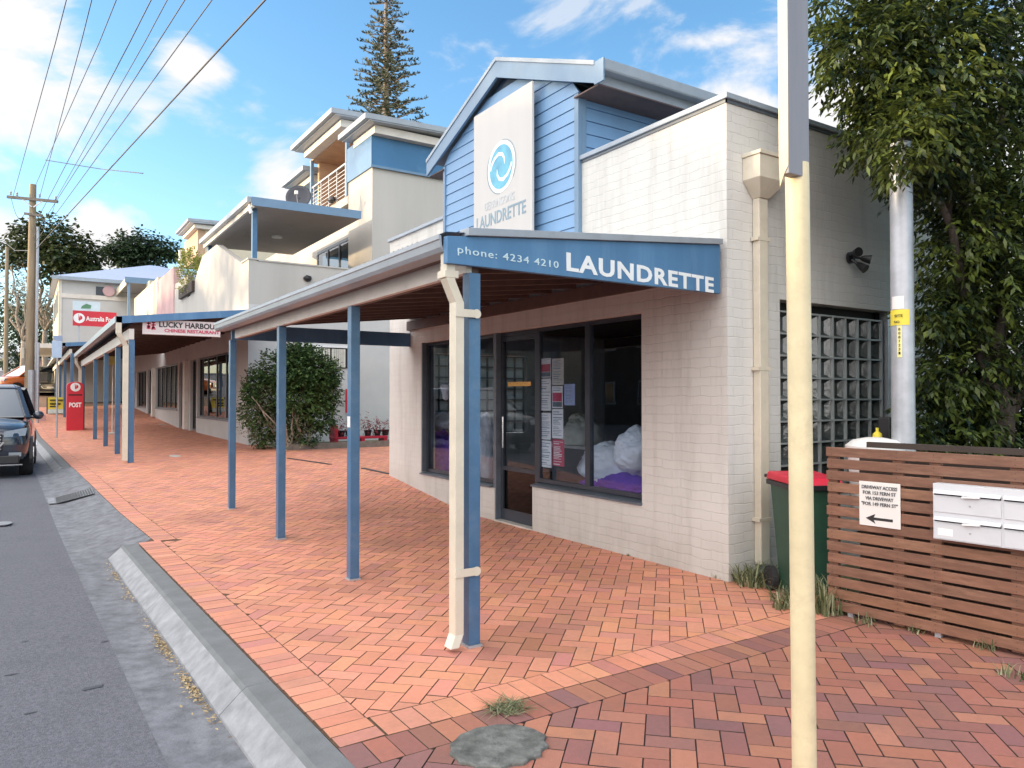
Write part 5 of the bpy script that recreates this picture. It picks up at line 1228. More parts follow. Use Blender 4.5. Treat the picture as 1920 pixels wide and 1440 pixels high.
for px, s, lb in ((640,.22,'dark red leafy pot plant on the left end of the red bench'),(655,.2,'small dark red plant behind the blue post on the bench'),(690,.3,'big clump of red leafed plants on the red bench'),(708,.22,'red plant with black pot at the right of the bench'),(723,.13,'thin upright red plant by the building corner')):
    xx = xy(px, YB_); pt = thing('pot_plant', lb, 'pot plant', (xx, YB_, zs_))
    mb = MB(); mb.lathe([(.07,0),(.1,.14),(.105,.15),(.08,.15)], (xx, YB_, zs_+.001), 14); mb.build('pot', M['black'], pt)
    mb = MB(); leaves(mb, [((xx, YB_-.03, zs_+.15+s*.5), (s,.2,s*.75), int(900*s))], .06, .03, rng, twig=5, droop=.2); mb.build('foliage', M['redflower'], pt)
q = at(650, 750, Y=Y0-.1); MB().tube([(q.x,q.y,q.z-.35),(q.x,q.y,q.z+.3)], .035, 10).build('red_cylinder', M['red'], label='thin red cylinder hung on the courtyard wall beside the post', cat='extinguisher')
# channel drain line in the paving
a = at(540, 861, Z=.31); b = at(620, 876, Z=.26); mb = MB(); mb.bar((a.x,a.y,G(a.x,a.y)+.004),(b.x,b.y,G(b.x,b.y)+.004), .07, .012); mb.build('channel_drain', M['iron'], label='short dark channel drain in the bricks near the bush', cat='drain')
a = at(680, 878, Z=.31); b = at(729, 888, Z=.3); mb = MB(); mb.bar((a.x,a.y,G(a.x,a.y)+.006),(b.x,b.y,G(b.x,b.y)+.006), .07, .012); mb.build('channel_drain', M['iron'], label='dark channel drain running to the near building corner', cat='drain')
# bush
bc = at(545, 745, T=17.5); BS = thing('round_bush', 'rounded green bush with bare twiggy base beside the restaurant corner', 'bush', (bc.x, bc.y, .35))
mb = MB(); rng = random.Random(51); sp = []
for (px, py, r, n) in ((560,690,.55,2600),(520,700,.5,1500),(590,700,.5,2200),(500,740,.5,1500),(560,740,.6,2400),(605,740,.4,1400),(480,720,.3,700),(475,770,.35,700),(540,790,.5,1500),(600,780,.35,900),(500,800,.35,700),(570,820,.3,500),(560,665,.3,900),(615,700,.25,600),(490,820,.2,200)):
    sp.append((at(px, py, T=17.5+rng.uniform(-.3,.3)), r, int(n*1.8)))
leaves(mb, sp, .08, .055, rng, twig=6, droop=.1, shell=.2); mb.build('foliage', M['leafbush'], BS)
mb = MB()
for i in range(16):
    a = rng.uniform(0,2*PI); limb(mb, (bc.x+rng.uniform(-.15,.15), bc.y+rng.uniform(-.15,.15), .3), (bc.x+.9*math.cos(a), bc.y+.5*math.sin(a), rng.uniform(1.0,2.2)), .03, .008, rng, .12)
mb.build('stems', M['barkpale'], BS)
mb = MB(); leaves(mb, [(at(480,790,T=17.0),(.5,.3,.45),800),(at(510,760,T=16.9),(.35,.2,.5),500),(at(555,810,T=17),(.4,.25,.35),500)], .06, .02, rng, twig=6, droop=0); mb.build('dry_twigs', M['leafdead'], BS)
# planter with shrub up on the far terrace
q = at(358, 515, X=XF+.1); PT = thing('terrace_shrub', 'yellow green shrub in a trough on the upper terrace edge', 'shrub', (q.x, q.y, zB))
mb = MB(); leaves(mb, [((q.x,q.y,q.z),(.3,1.1,.75),1500),(at(352,495,X=XF),(.25,.8,.5),700)], .10, .06, rng, twig=5, droop=-.2); mb.build('foliage', mk_leaf('leaves_yellow_green', (.06,.10,.02), (.38,.40,.10)), PT)
MB().box(q.x-.2, q.x+.25, q.y-1.3, q.y+1.3, q.z-.75, q.z-.4).build('trough', M['fenceback'], PT)
# ============================================================ SECOND VERANDAH (restaurant)
XP2 = 1.82
def verandah(tag_label, XP2, y0, y1, post_ys, zf0, zw_, xw, sign=False, matbeam='creambeam', dp=(0,), gut=.2):
    V = thing('shop_verandah', tag_label, 'verandah', (XP2, y0, 0))
    zf1 = zf0
    mb = MB(); mb.hexa([(XP2-.3,y0-.02,zf0-.15),(xw,y0-.02,zw_-.15),(xw,y0+.02,zw_-.15),(XP2-.3,y0+.02,zf0-.15),(XP2-.3,y0-.02,zf0),(xw,y0-.02,zw_),(xw,y0+.02,zw_),(XP2-.3,y0+.02,zf0)]); mb.build('end_fascia', M['bluesign'], V)
    MB().box(XP2-.32, XP2-.19, y0-.02, y1, zf0-.13, zf0+.0).build('gutter', M['gutter'], V)
    MB().box(XP2-.06, XP2+.04, y0+.03, y1, zf0-.46, zf0-.24).build('front_beam', M[matbeam], V)
    mb = MB(); corr(mb, XP2-.25, zf0+.0, xw, zw_+.0, y0+.03, y1, .15, .012); mb.build('roof_sheet', M['roofsteel'], V)
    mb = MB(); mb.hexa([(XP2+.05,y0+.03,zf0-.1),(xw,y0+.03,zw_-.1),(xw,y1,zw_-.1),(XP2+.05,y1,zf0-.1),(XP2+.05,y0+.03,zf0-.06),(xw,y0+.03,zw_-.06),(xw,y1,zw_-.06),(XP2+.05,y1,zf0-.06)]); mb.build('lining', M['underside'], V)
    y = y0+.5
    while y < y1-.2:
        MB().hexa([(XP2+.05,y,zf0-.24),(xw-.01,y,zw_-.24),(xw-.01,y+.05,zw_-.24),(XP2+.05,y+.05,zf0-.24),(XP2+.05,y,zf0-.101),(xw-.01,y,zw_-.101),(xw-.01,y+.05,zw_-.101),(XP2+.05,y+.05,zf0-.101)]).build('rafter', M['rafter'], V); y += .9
    for i, yy in enumerate(post_ys):
        zg_ = G(XP2, yy); p = MB().box(XP2-.055, XP2+.055, yy-.055, yy+.055, zg_-.02, zf0-.461).build('post', M['bluepost'], V)
        if i in dp:
            m2 = MB(); rect_pipe(m2, [(XP2-.25,yy-.1,zf0-.13),(XP2-.25,yy-.1,zf0-.35),(XP2-.11,yy-.03,zf0-.6),(XP2-.11,yy-.03,zg_+.05)], .1, .1); m2.build('downpipe', M['creampipe'], V)
    return V
px2 = (245, 220, 198, 178, 155); py2 = [yx(p, XP2, 820) for p in px2]
zf = at(232, 580, X=XP2-.3).z; Y2 = py2[0]-.1
zw2 = at(436, 575, Y=Y2).z+.02
VK = verandah('blue edged verandah on blue posts carrying the chinese restaurant sign', XP2, Y2, py2[-1]+.3, py2, zf, zw2, XF, dp=(0,4))
# restaurant sign
ysn = Y2+.08; sx0, sx1 = xy(266, ysn), xy(412, ysn); sz0, sz1 = at(330, 629, Y=ysn).z, at(330, 601, Y=ysn).z
RS = thing('restaurant_sign', 'white sign lettered for a chinese restaurant hung under the blue verandah edge', 'sign', (sx0, ysn, sz0))
MB().box(sx0, sx1, ysn-.03, ysn+.03, sz0, sz1).build('sign_board', mk('sign_board_pinkish', (.62,.55,.54), .6, .06), RS, bevel=.004)
MB().box(sx0+.02, sx1-.02, ysn-.035, ysn-.031, sz0+.012, sz0+.03).build('lower_strip', M['signwhite'], RS)
hS = sz1-sz0; yy = ysn-.031
text(RS, 'LUCKY HARBOUR', (xy(297,ysn),yy,0), (xy(410,ysn),yy,0), sz0+hS*.52, hS*.34, '-y', M['letterdark'], bold=.03)
text(RS, 'CHINESE RESTAURANT', (xy(307,ysn),yy,0), (xy(410,ysn),yy,0), sz0+hS*.2, hS*.20, '-y', M['paperred'], bold=.03)
# two red brushstroke characters built from strokes
mb = MB(); cx = xy(281, ysn); s = hS*.62; zc = sz0+hS*.56
for (u0,v0,u1,v1) in ((-.5,.3,.05,.3),(-.25,.5,-.25,-.45),(-.5,-.05,0,-.05),(-.45,-.4,-.3,-.1),(-.05,-.4,-.2,-.1),(.15,.45,.6,.45),(.35,.5,.3,-.5),(.1,.1,.65,.15),(.15,-.2,.55,-.2),(.12,-.5,.3,-.2),(.6,-.5,.42,-.1)):
    mb.bar((cx+u0*s*.75, yy, zc+v0*s*.8),(cx+u1*s*.75, yy, zc+v1*s*.8), .03, .004, up=(0,1,0))
mb.build('red_characters', M['paperred'], RS)
for xx in (sx0+.1, sx1-.1): MB().box(xx-.008, xx+.008, ysn-.008, ysn+.008, sz1, zf-.1).build('hanger', M['galv'], RS)
# ============================================================ FURTHER UP THE STREET
XP3 = 1.45; px3 = (134, 121, 112, 104, 97)
y3 = [yx(p, XP3, 800) for p in px3]
zf3 = at(152, 620, X=XP3).z
VT = verandah('furthest street verandah with blue edge and sunlit pinkish beam', XP3, py2[-1]+1.2, y3[-1]+3, [y for y in y3 if y < 60], zf3, zf3+.35, XF+.2, matbeam='paperbeige', dp=())
# second terrace canopy of the corner building
xc = XF-.35; q = at(238, 520, X=xc); cz = q.z; cy = q.y
C2 = thing('terrace_canopy', 'smaller flat canopy with sunlit cream fascia over the far terrace', 'canopy', (xc, cy, cz))
yl_ = yx(212, xc); xr_ = xy(303, cy)
MB().box(xc, xr_, cy, yl_, cz-.2, cz-.02).build('soffit', M['soffit'], C2); MB().box(xc-.1, xr_, cy-.03, cy-.001, cz-.28, cz+.03).build('near_fascia', M['bluetrim'], C2)
MB().box(xc-.06, xc-.001, cy, yl_, cz-.42, cz-.03).build('street_fascia', M['render_y'], C2); MB().box(xc+.05, xc+.17, cy+.05, cy+.17, zB, cz-.2).build('post', M['bluetrim'], C2)
MB().box(XF+.6, XF+.8, cy+.6, YEnd-1, zB, cz-.21).build('far_terrace_wall', M['render_y'], K)
MB().box(XF+.8, 14, cy+.6, cy+.85, zB, cz-.21).build('far_terrace_wall', M['render_y'], K)
# flats behind: brown timber wall under a skillion roof
x4 = 7.6; q = at(357, 410, X=x4); 
roofslab('r4', x4, 15, q.y, yx(331, x4), q.z, .25, .2)
MB().box(x4+.5, x4+1.2, q.y+.6, yx(344, x4+.5), at(350,500,X=x4+.5).z, q.z-.43).build('brown_cladding', M['timberwarm'], K)
MB().box(x4+.9, 15, q.y+.55, q.y+.8, zfl, q.z-.43).build('upper_wall', M['render_y'], K)
MB().box(x4+.3, x4+.45, yx(333,x4+.3)-.3, yx(333,x4+.3), zfl+.5, q.z-.8).build('white_post', M['white'], K)
MB().box(XF+1.0, XU2+.3, yc1+.6, yc1+.8, zB, zB+1.3).build('terrace_screen', M['render'], K)
# grey two-storey shop with pale blue hip roof
YH = 49.0; xh = xy(110, YH); zeh = at(110, 519, Y=YH).z; xh2 = xh+11; yh2 = YH+11
H = thing('hip_roof_building', 'grey two-storey corner shop with pale blue hip roof far up the street', 'shop building', (xh, YH, 1))
MB().box(xh, xh2, YH, yh2, .8, zeh).build('wall', M['stone'], H)
MB().box(xh-.03, xh-.001, YH+.2, yh2, .9, zeh-.02).build('sunlit_street_wall', M['render_y'], H)  # low sun on the street face put into a warmer sheet colour
mb = MB(); e = .35; xm = (xh+xh2)/2; ym_ = (YH+yh2)/2; za_ = at(195, 489, Y=YH+5).z
mb.raw([(xh-e,YH-e,zeh),(xh2+e,YH-e,zeh),(xh2+e,yh2+e,zeh),(xh-e,yh2+e,zeh),(xm-.3,ym_-.3,za_),(xm+.3,ym_-.3,za_),(xm+.3,ym_+.3,za_),(xm-.3,ym_+.3,za_)], [(0,1,5,4),(1,2,6,5),(2,3,7,6),(3,0,4,7),(4,5,6,7),(3,2,1,0)]); mb.build('roof', M['hiproof'], H)
mb = MB(); mb.box(xh-e-.05, xh2, YH-e-.06, YH-e-.001, zeh-.18, zeh+.02); mb.build('gutter', M['capping'], H)
zb1 = at(150, 556, Y=YH).z; MB().box(xh-.02, xh2, YH-.06, YH-.001, zb1-.12, zb1+.12).build('string_course', M['creambeam'], H)
def hrect(nm, pa, pb, ya_, yb_2, mat, d=.05, par=H):
    return MB().box(xy(pa,YH), xy(pb,YH), YH-d, YH-.002, at(pa,yb_2,Y=YH).z, at(pa,ya_,Y=YH).z).build(nm, M[mat], par)
hrect('window', 178, 197, 537, 553, 'frame'); hrect('downpipe', 108, 111, 520, 700, 'creampipe'); hrect('corner_board', 111, 114, 520, 700, 'creambeam')
q = at(204, 546, Y=YH-.1); mb = MB(); mb.lathe([(.3,0),(.32,-.03),(.3,-.06)], (q.x,q.y,q.z), 18, 'y'); mb.build('oval_sign', M['pinkwall'], H)
for i in range(4):
    yy = YH+1.4+i*2.3; MB().box(xh-.06, xh-.031, yy, yy+1.0, zeh-1.9, zeh-.6).build('window', M['frame'], H)
MB().box(xh-1.6, xh-.031, YH+.3, yh2, at(100,652,Y=YH).z, at(100,652,Y=YH).z+.25).build('street_awning', M['creambeam'], H)
# red sign board with the postal roundel
YR2 = 40.0; rx0, rx1 = xy(135, YR2), xy(217, YR2); rz0, rz1 = at(175,612,Y=YR2).z, at(175,584,Y=YR2).z; rzt = at(175,566,Y=YR2).z
RD = thing('roof_sign', 'red board with white round postal emblem above the far verandah', 'sign', (rx0, YR2, rz0))
MB().box(rx0, rx1, YR2-.04, YR2+.04, rz0, rz1).build('red_board', M['postred'], RD)
MB().box(rx0, rx0+(rx1-rx0)*.62, YR2-.03, YR2+.03, rz1+.003, rzt).build('white_board', mk('pale_blue_board', (.55,.66,.72), .6, .1, 2), RD)
mb = MB(); w_ = rx1-rx0; mb.prism([(rx0+w_*.18,rz1+.1),(rx0+w_*.40,rz1+.12),(rx0+w_*.42,rz1+.28),(rx0+w_*.30,rz1+.34),(rx0+w_*.2,rz1+.22)], 'y', YR2-.036, YR2-.031); mb.build('green_patch', mk('green_print', (.10,.25,.14), .6), RD)
def emblem(parent, cx, y, cz, r, bgmat):
    mb = MB(); n = 28; mb.prism([(cx+r*math.cos(2*PI*i/n), cz+r*math.sin(2*PI*i/n)) for i in range(n)], 'y', y-.01, y); mb.build('emblem', M['letterwhite'], parent)
    mb = MB(); mb.prism([(cx-.12*r,cz+r*.95),(cx-.12*r,cz-.35*r),(cx+.15*r,cz-.62*r),(cx+.15*r,cz-.0*r)], 'y', y-.014, y-.0105)
    pts = [(cx+.16*r,cz+.55*r)]+[(cx+.16*r+.42*r*math.cos(a), cz+.10*r+.45*r*math.sin(a)) for a in frange(PI/2,-PI/2,10)]+[(cx+.16*r,cz-.35*r)]
    mb.prism(pts, 'y', y-.014, y-.0105); mb.build('emblem_mark', bgmat, parent)
hS = rz1-rz0; emblem(RD, xy(147,YR2), YR2-.041, rz0+hS*.5, hS*.33, M['postred'])
text(RD, 'Australia Post', (xy(160,YR2),YR2-.042,0), (rx1-.08,YR2-.042,0), rz0+hS*.36, hS*.3, '-y', M['letterwhite'], bold=.02)
for xx in (rx0+.2, rx1-.3): MB().box(xx, xx+.1, YR2+.041, YR2+.12, zf3-.2, rz1).build('support_post', M['galv'], RD)
# street posting box
gz_ = .27; q = at(140, 811, Z=gz_); bw = (xy(157,q.y)-xy(125,q.y))/2; bt = at(140, 716, Y=q.y).z
PB = thing('street_posting_box', 'tall red posting box with white roundel on the pavement edge', 'posting box', (q.x, q.y, gz_))
mb = MB(); n = 12; pts = [(q.x-bw,gz_+.08),(q.x+bw,gz_+.08),(q.x+bw,bt-.16)]+[(q.x+bw*math.cos(a), bt-.16+.16*math.sin(a)) for a in frange(0,PI,n)][1:-1]+[(q.x-bw,bt-.16)]
mb.prism(pts, 'y', q.y-.22, q.y+.25); mb.build('body', M['postred'], PB, bevel=.015); MB().box(q.x-bw-.05, q.x+bw+.05, q.y-.28, q.y+.3, gz_-.02, gz_+.079).build('base', M['black'], PB)
emblem(PB, q.x, q.y-.222, bt-.2, .165, M['postred']); text(PB, 'POST', (q.x-bw*.72,q.y-.223,0), (q.x+bw*.72,q.y-.223,0), at(140,763,Y=q.y).z, .16, '-y', M['letterwhite'], bold=.04)
MB().box(q.x-bw*.8, q.x+bw*.8, q.y-.226, q.y-.221, bt-.52, bt-.47).build('posting_slot', M['dark'], PB)
# folding board sign
q = at(100, 798, Z=.26); aw0, aw1 = xy(90,q.y), xy(123,q.y); ah = at(105,745,Y=q.y).z; am = at(105,767,Y=q.y).z; gz_ = G(q.x,q.y)
AF = thing('sandwich_board', 'yellow and pale blue sandwich board beside the red posting box', 'sandwich board', (q.x, q.y, gz_))
MB().hexa([(aw0,q.y-.25,gz_+.03),(aw1,q.y-.25,gz_+.03),(aw1,q.y-.22,gz_+.03),(aw0,q.y-.22,gz_+.03),(aw0,q.y-.13,am),(aw1,q.y-.13,am),(aw1,q.y-.10,am),(aw0,q.y-.10,am)]).build('lower_panel', mk('pale_blue_poster', (.40,.58,.62), .5, .25, 8, col2=(.6,.55,.45)), AF)
MB().hexa([(aw0,q.y-.129,am+.002),(aw1,q.y-.129,am+.002),(aw1,q.y-.10,am+.002),(aw0,q.y-.10,am+.002),(aw0,q.y-.03,ah),(aw1,q.y-.03,ah),(aw1,q.y,ah),(aw0,q.y,ah)]).build('yellow_panel', M['yellow'], AF)
MB().hexa([(aw0-.05,q.y+.25,gz_),(aw1,q.y+.25,gz_),(aw1,q.y+.28,gz_),(aw0-.05,q.y+.28,gz_),(aw0-.05,q.y+.01,ah),(aw1,q.y+.01,ah),(aw1,q.y+.04,ah),(aw0-.05,q.y+.04,ah)]).build('rear_panel', M['frame2'], AF)
for k, yy in enumerate((750,757,762)): MB().box(aw0+.08, aw1-.1-.1*k, q.y-.14+.02*k, q.y-.12, at(105,yy+1.6,Y=q.y).z, at(105,yy-1,Y=q.y).z).build('print_line', M['letterdark'], AF)
# pale panel leaning behind
q = at(82, 776, Z=.45); MB().box(xy(72,q.y), xy(96,q.y), q.y, q.y+.05, .38, at(82,736,Y=q.y).z).build('pale_board', mk('pale_violet_board', (.55,.6,.72), .6), label='pale bluish board standing behind the yellow sandwich board', cat='board')
q = at(78, 800, Z=.35); MB().box(xy(70,q.y), xy(86,q.y), q.y, q.y+.3, .25, at(82,777,Y=q.y).z).build('brick_planter', M['pinkwall'], label='low pinkish planter box below the pale board', cat='planter', bevel=.02)
# parking sign
q = at(106, 823, Z=.2); sx = (xy(115,q.y)-xy(96,q.y))/2
PK = thing('parking_sign', 'thin pole with pale blue sign plate near the parked dark car', 'street sign', (q.x, q.y, .18))
zz0, zz1 = at(105,671,Y=q.y).z, at(105,631,Y=q.y).z
MB().tube([(q.x,q.y,.1),(q.x,q.y,zz1)], .03, 12).build('pole', M['galv'], PK, smooth=True)
MB().box(q.x-sx-.02, q.x+sx-.02, q.y-.045, q.y-.032, zz0, zz1-.15).build('plate', mk('pale_blue_plate', (.42,.55,.72), .5, .08), PK, bevel=.003)
MB().box(q.x-sx*.9, q.x+sx*.95, q.y-.045, q.y-.032, zz1-.145, zz1+.03).build('upper_plate', mk('blue_grey_plate', (.26,.34,.5), .5, .08), PK, bevel=.003)
# yellow hanging notice on stand in the verandah
q = at(211, 752, T=26); gz_ = G(q.x,q.y)
YS_ = thing('yellow_notice_stand', 'small yellow sign on a thin stand beneath the restaurant verandah', 'notice stand', (q.x,q.y,gz_))
MB().tube([(q.x,q.y,gz_),(q.x,q.y,at(211,684,T=26).z)], .02, 8).build('stem', M['creambeam'], YS_); MB().box(q.x-.13, q.x+.14, q.y-.02, q.y+.02, at(211,684,T=26).z, at(211,668,T=26).z).build('plate', M['yellowpale'], YS_)
MB().lathe([(.2,0),(.22,.05),(.05,.08)], (q.x,q.y,gz_-.01), 16).build('foot', M['plinth'], YS_)
# ============================================================ UTILITY POLES AND WIRES
TP = 33.0
def pt(px, py, T=TP): return at(px, py, T=T)
q = pt(54, 745); gz_ = G(q.x, q.y); zt_p = pt(60, 346).z
UP = thing('utility_pole', 'tall timber power pole with crossarm and steel riser pipe', 'utility pole', (q.x, q.y, gz_))
tp = pt(62, 346); MB().tube([(q.x,q.y,gz_-.2),((q.x+tp.x)/2,(q.y+tp.y)/2,(gz_+tp.z)/2),(tp.x,tp.y,tp.z)], [.19,.165,.13], 18).build('pole', M['wood'], UP, smooth=True)
a = pt(14, 371); b = pt(108, 380); d = (b-a).normalized(); MB().bar(a+Vector((0,-.2,0)), b+Vector((0,-.2,0)), .1, .12).build('crossarm', M['woodgrey'], UP)
mb = MB(); mb.bar(pt(42,376)+Vector((0,-.24,0)), pt(60,390)+Vector((0,-.2,0)), .03, .05); mb.bar(pt(80,379)+Vector((0,-.24,0)), pt(63,390)+Vector((0,-.2,0)), .03, .05); mb.build('arm_brace', M['galv'], UP)
a = pt(46, 402); b = pt(78, 406); MB().bar(a+Vector((0,-.2,0)), b+Vector((0,-.2,0)), .08, .10).build('lower_crossarm', M['woodgrey'], UP)
for px, py in ((20,368),(32,370),(74,373),(104,377)):
    c = pt(px, py)+Vector((0,-.2,.02)); MB().lathe([(.03,0),(.055,.04),(.03,.08),(.055,.12),(.03,.16)], tuple(c), 10).build('insulator', M['galv'], UP)
q2 = pt(67, 745); MB().tube([(q2.x,q2.y-.1,gz_),(q2.x,q2.y-.1,pt(67,425).z)], .06, 10).build('riser_pipe', M['galv'], UP)
MB().tube([(q.x+.1,q.y-.28,gz_),(q.x+.1,q.y-.28,pt(66,694).z)], .14, 14).build('riser_guard', M['galv'], UP, smooth=True)
mb = MB()
for (x0_,y0_),(x1,y1),sg in (((20,369),(48,400),.6),((104,379),(76,404),.6)):
    A = pt(x0_,y0_)+Vector((0,-.2,0)); Bq = pt(x1,y1)+Vector((0,-.2,0)); mb.tube([A+(Bq-A)*t_/8-Vector((0,0,sg*math.sin(PI*t_/8))) for t_ in range(9)], .012, 4)
mb.build('jumper_cable', M['wire'], UP)
MB().box(q.x-.3, q.x-.2, q.y-.1, q.y+.1, pt(50,672).z, pt(50,652).z).build('cream_box', M['creampipe'], UP)
for px, T, top, lb in ((10,58,462,'distant reddish timber power pole at the left edge'),(71,31,642,'thin grey street pole just right of the power pole')):
    g = at(px, 745, T=T); MB().tube([(g.x,g.y,G(g.x,g.y)-.2),(g.x,g.y,at(px,top,T=T).z)], [.17,.12] if T > 40 else [.05,.05], 12).build('utility_pole' if T > 40 else 'street_pole', M['wood'] if T > 40 else M['galv'], smooth=True, label=lb, cat='utility pole' if T > 40 else 'pole')
wires = [((104,80),(25,368),9.7),((152,80),(74,372),9.7),((186,80),(66,350),9.9),((243,80),(60,432),8.6),((271,80),(104,376),9.7),((296,80),(62,446),8.5),((339,80),(64,458),8.4),((423,80),(66,470),8.2)]
wl = ['leftmost overhead wire running to the left end of the crossarm','second overhead wire from the left, meeting the crossarm right of the pole','third overhead wire from the left, rising to the pole top','fourth overhead wire from the left, ending below the crossarm','fifth overhead wire from the left, ending at the right end of the crossarm','sixth overhead wire from the left, low on the pole','seventh overhead wire from the left, low on the pole','rightmost and heaviest overhead wire, lowest on the pole']
WP = []
for (pa, pb, z), lb in zip(wires, wl):
    A = at(pb[0], pb[1], T=TP)+Vector((0,-.15,0)); Bq = at(pa[0], pa[1], Z=z); d = Bq-A; E = A+d*1.75; E.z = A.z+(Bq.z-A.z)*1.2
    pts = [A+(Bq-A)*i/10 for i in range(11)]+[Bq+(E-Bq)*i/4 for i in range(1,5)]
    heavy = pa[0] == 423
    MB().tube(pts, .017 if heavy else .0105, 5).build('overhead_wire', M['wire'], label=lb, cat='power line', group='overhead street wires'); WP.append((A, Bq))
def onwire(i, px):
    A, Bq = WP[i]; best = min((abs((lambda v: 960+FPX*(RC.transposed()@(v-Vector((0,0,CH)))).x/-(RC.transposed()@(v-Vector((0,0,CH)))).z)(A+(Bq-A)*k/200)-px), k) for k in range(201)); return A+(Bq-A)*best[1]/200
a = onwire(1, 90); b = onwire(7, 268); a = at(85,300,T=(a-Vector((0,0,CH))).length*.998); b = at(268,325,T=(b-Vector((0,0,CH))).length*.999)
mm = at(190,317,T=((a+b)/2-Vector((0,0,CH))).length); MB().tube([a, mm, b], .016, 6).build('wire_spreader', M['wire'], label='thin spreader rod joining the overhead wires across the sky', cat='spreader')
A = at(60,470,T=TP); Bq = at(10,455,T=58); MB().tube([A,(A+Bq)/2-Vector((0,0,.3)),Bq], .02, 5).build('overhead_wire', M['wire'], label='short sagging wire between the two timber poles', cat='power line', group='overhead street wires')
# ============================================================ CARS
def car(name, label, loc, rz, paint, H=1.70, L=4.6, roof=None, group=None, hood=1.04):
    c = thing(name, label, 'car', (0,0,0), group)
    k = H/1.70
    st = [(0.0,.70,.40,.74),(.06,.82,.30,.86),(.25,.90,.26,.96),(.7,.93,.25,1.02),(1.3,.94,.24,1.06),(2.6,.945,.24,1.08),(3.8,.94,.26,1.08),(4.35,.91,.30,1.05),(4.55,.86,.36,.98),(4.6,.80,.42,.9)]
    def sec(y, w, zb, zt):
        h = [(0,zb),(w-.14,zb),(w-.03,zb+.1),(w,zb+.30),(w-.01,zt-.2),(w-.06,zt-.05),(w-.16,zt),(0,zt+.05)]
        return [(x,y,z*k) for x,z in h]+[(-x,y,z*k) for x,z in h[-2:0:-1]]
    mb = MB(); rows = [sec(*s) for s in st]; n = len(rows[0]); vs = [p for r in rows for p in r]
    fs = [(i*n+j, (i+1)*n+j, (i+1)*n+(j+1)%n, i*n+(j+1)%n) for i in range(len(rows)-1) for j in range(n)]; fs += [tuple(range(n)), tuple(range(len(vs)-1, len(vs)-n-1, -1))]
    mb.raw(vs, fs); body = mb.build('body', paint, c, smooth='all'); sb = body.modifiers.new('s','SUBSURF'); sb.levels = 1; sb.render_levels = 2
    b0, b1 = [(-.84,1.05,1.06*k),(.84,1.05,1.06*k),(.84,4.42,1.06*k),(-.84,4.42,1.06*k)], [(-.64,1.95,1.62*k),(.64,1.95,1.62*k),(.66,4.0,1.62*k),(-.66,4.0,1.62*k)]
    MB().hexa(b0+b1).build('windows', M['carglass'], c, bevel=.05)
    mb = MB(); mb.hexa([(-.66,1.92,1.61*k),(.66,1.92,1.61*k),(.68,4.1,1.61*k),(-.68,4.1,1.61*k),(-.58,2.1,H),(.58,2.1,H),(.6,3.9,H),(-.6,3.9,H)]); mb.build('roof', roof or paint, c, bevel=.03, smooth=True)
    for sx in (-1,1):
        mb = MB(); mb.bar((sx*.86,1.02,1.05*k),(sx*.655,1.95,1.63*k),.07,.06); mb.build('pillar', paint, c); mb = MB(); mb.bar((sx*.86,4.44,1.05*k),(sx*.67,4.02,1.63*k),.12,.1); mb.build('pillar', paint, c)
        for yy in (2.6,): mb = MB(); mb.bar((sx*.852,yy,1.07*k),(sx*.66,yy,1.62*k),.09,.03); mb.build('pillar', M['carblack'], c)
        mb = MB(); mb.blob((sx*1.03,1.35,1.10*k),(.10,.07,.085),3,.1); mb.tube([(sx*.86,1.4,1.06*k),(sx*1.0,1.37,1.07*k)],.025,6); mb.build('wing_mirror', paint, c, smooth='all')
        for yy in (.86, 3.72):
            t_ = MB(); t_.lathe([(.20,-.11),(.34,-.115),(.365,-.08),(.365,.08),(.34,.115),(.20,.11)], (sx*.84,yy,.365), 26, 'x'); ty = t_.build('wheel', M['tyre'], c, smooth=True)
            r2 = MB(); r2.lathe([(.05,-.0),(.21,.0)], (sx*.955,yy,.365), 20, 'x')
            for i in range(5): a = 2*PI*i/5; r2.bar((sx*.962,yy,.365),(sx*.962,yy+.2*math.cos(a),.365+.2*math.sin(a)),.05,.01,up=(1,0,0))
            r2.build('rim', M['chrome'], ty)
            ar = MB(); pts = [(yy+.42*math.cos(a), .365+.42*math.sin(a)) for a in frange(-.25,PI+.25,16)]; ar.prism(pts,'x',sx*.90,sx*.951); ar.build('wheel_arch', M['black'], c)
        hl = MB(); hl.hexa([(sx*.50,-.02,.74*k),(sx*.84,.10,.76*k),(sx*.84,.2,.76*k),(sx*.50,.1,.74*k),(sx*.50,.03,.84*k),(sx*.87,.16,.90*k),(sx*.86,.3,.90*k),(sx*.50,.12,.84*k)]); hl.build('headlight', M['lamp'], c)
        tl_ = MB(); tl_.box(sx*.62, sx*.88, 4.50, 4.60, .86*k, .98*k); tl_.build('tail_light', M['postred'], c)
        fg = MB(); fg.box(sx*.58, sx*.78, -.0, .1, .40*k, .47*k); fg.build('fog_light', M['lamp'], c)
    g = MB(); g.box(-.48,.48,-.035,.05,.50*k,.80*k); gr_ = g.build('grille', M['black'], c, bevel=.02)
    for i in range(5): MB().box(-.46,.46,-.045,-.036,(.53+i*.055)*k,(.545+i*.055)*k).build('grille_bar', M['chrome'], gr_)
    mb = MB(); mb.bar((-.50,-.045,.66*k),(-.36,-.05,.49*k),.03,.03); mb.bar((-.36,-.05,.49*k),(.36,-.05,.49*k),.03,.03); mb.bar((.36,-.05,.49*k),(.50,-.045,.66*k),.03,.03); mb.build('grille_trim', M['chrome'], c)
    MB().box(-.75,.75,-.03,.1,.27*k,.42*k).build('lower_intake', M['black'], c, bevel=.02); MB().box(-.8,.8,-.035,.1,.245*k,.265*k).build('skid_trim', M['chrome'], c)
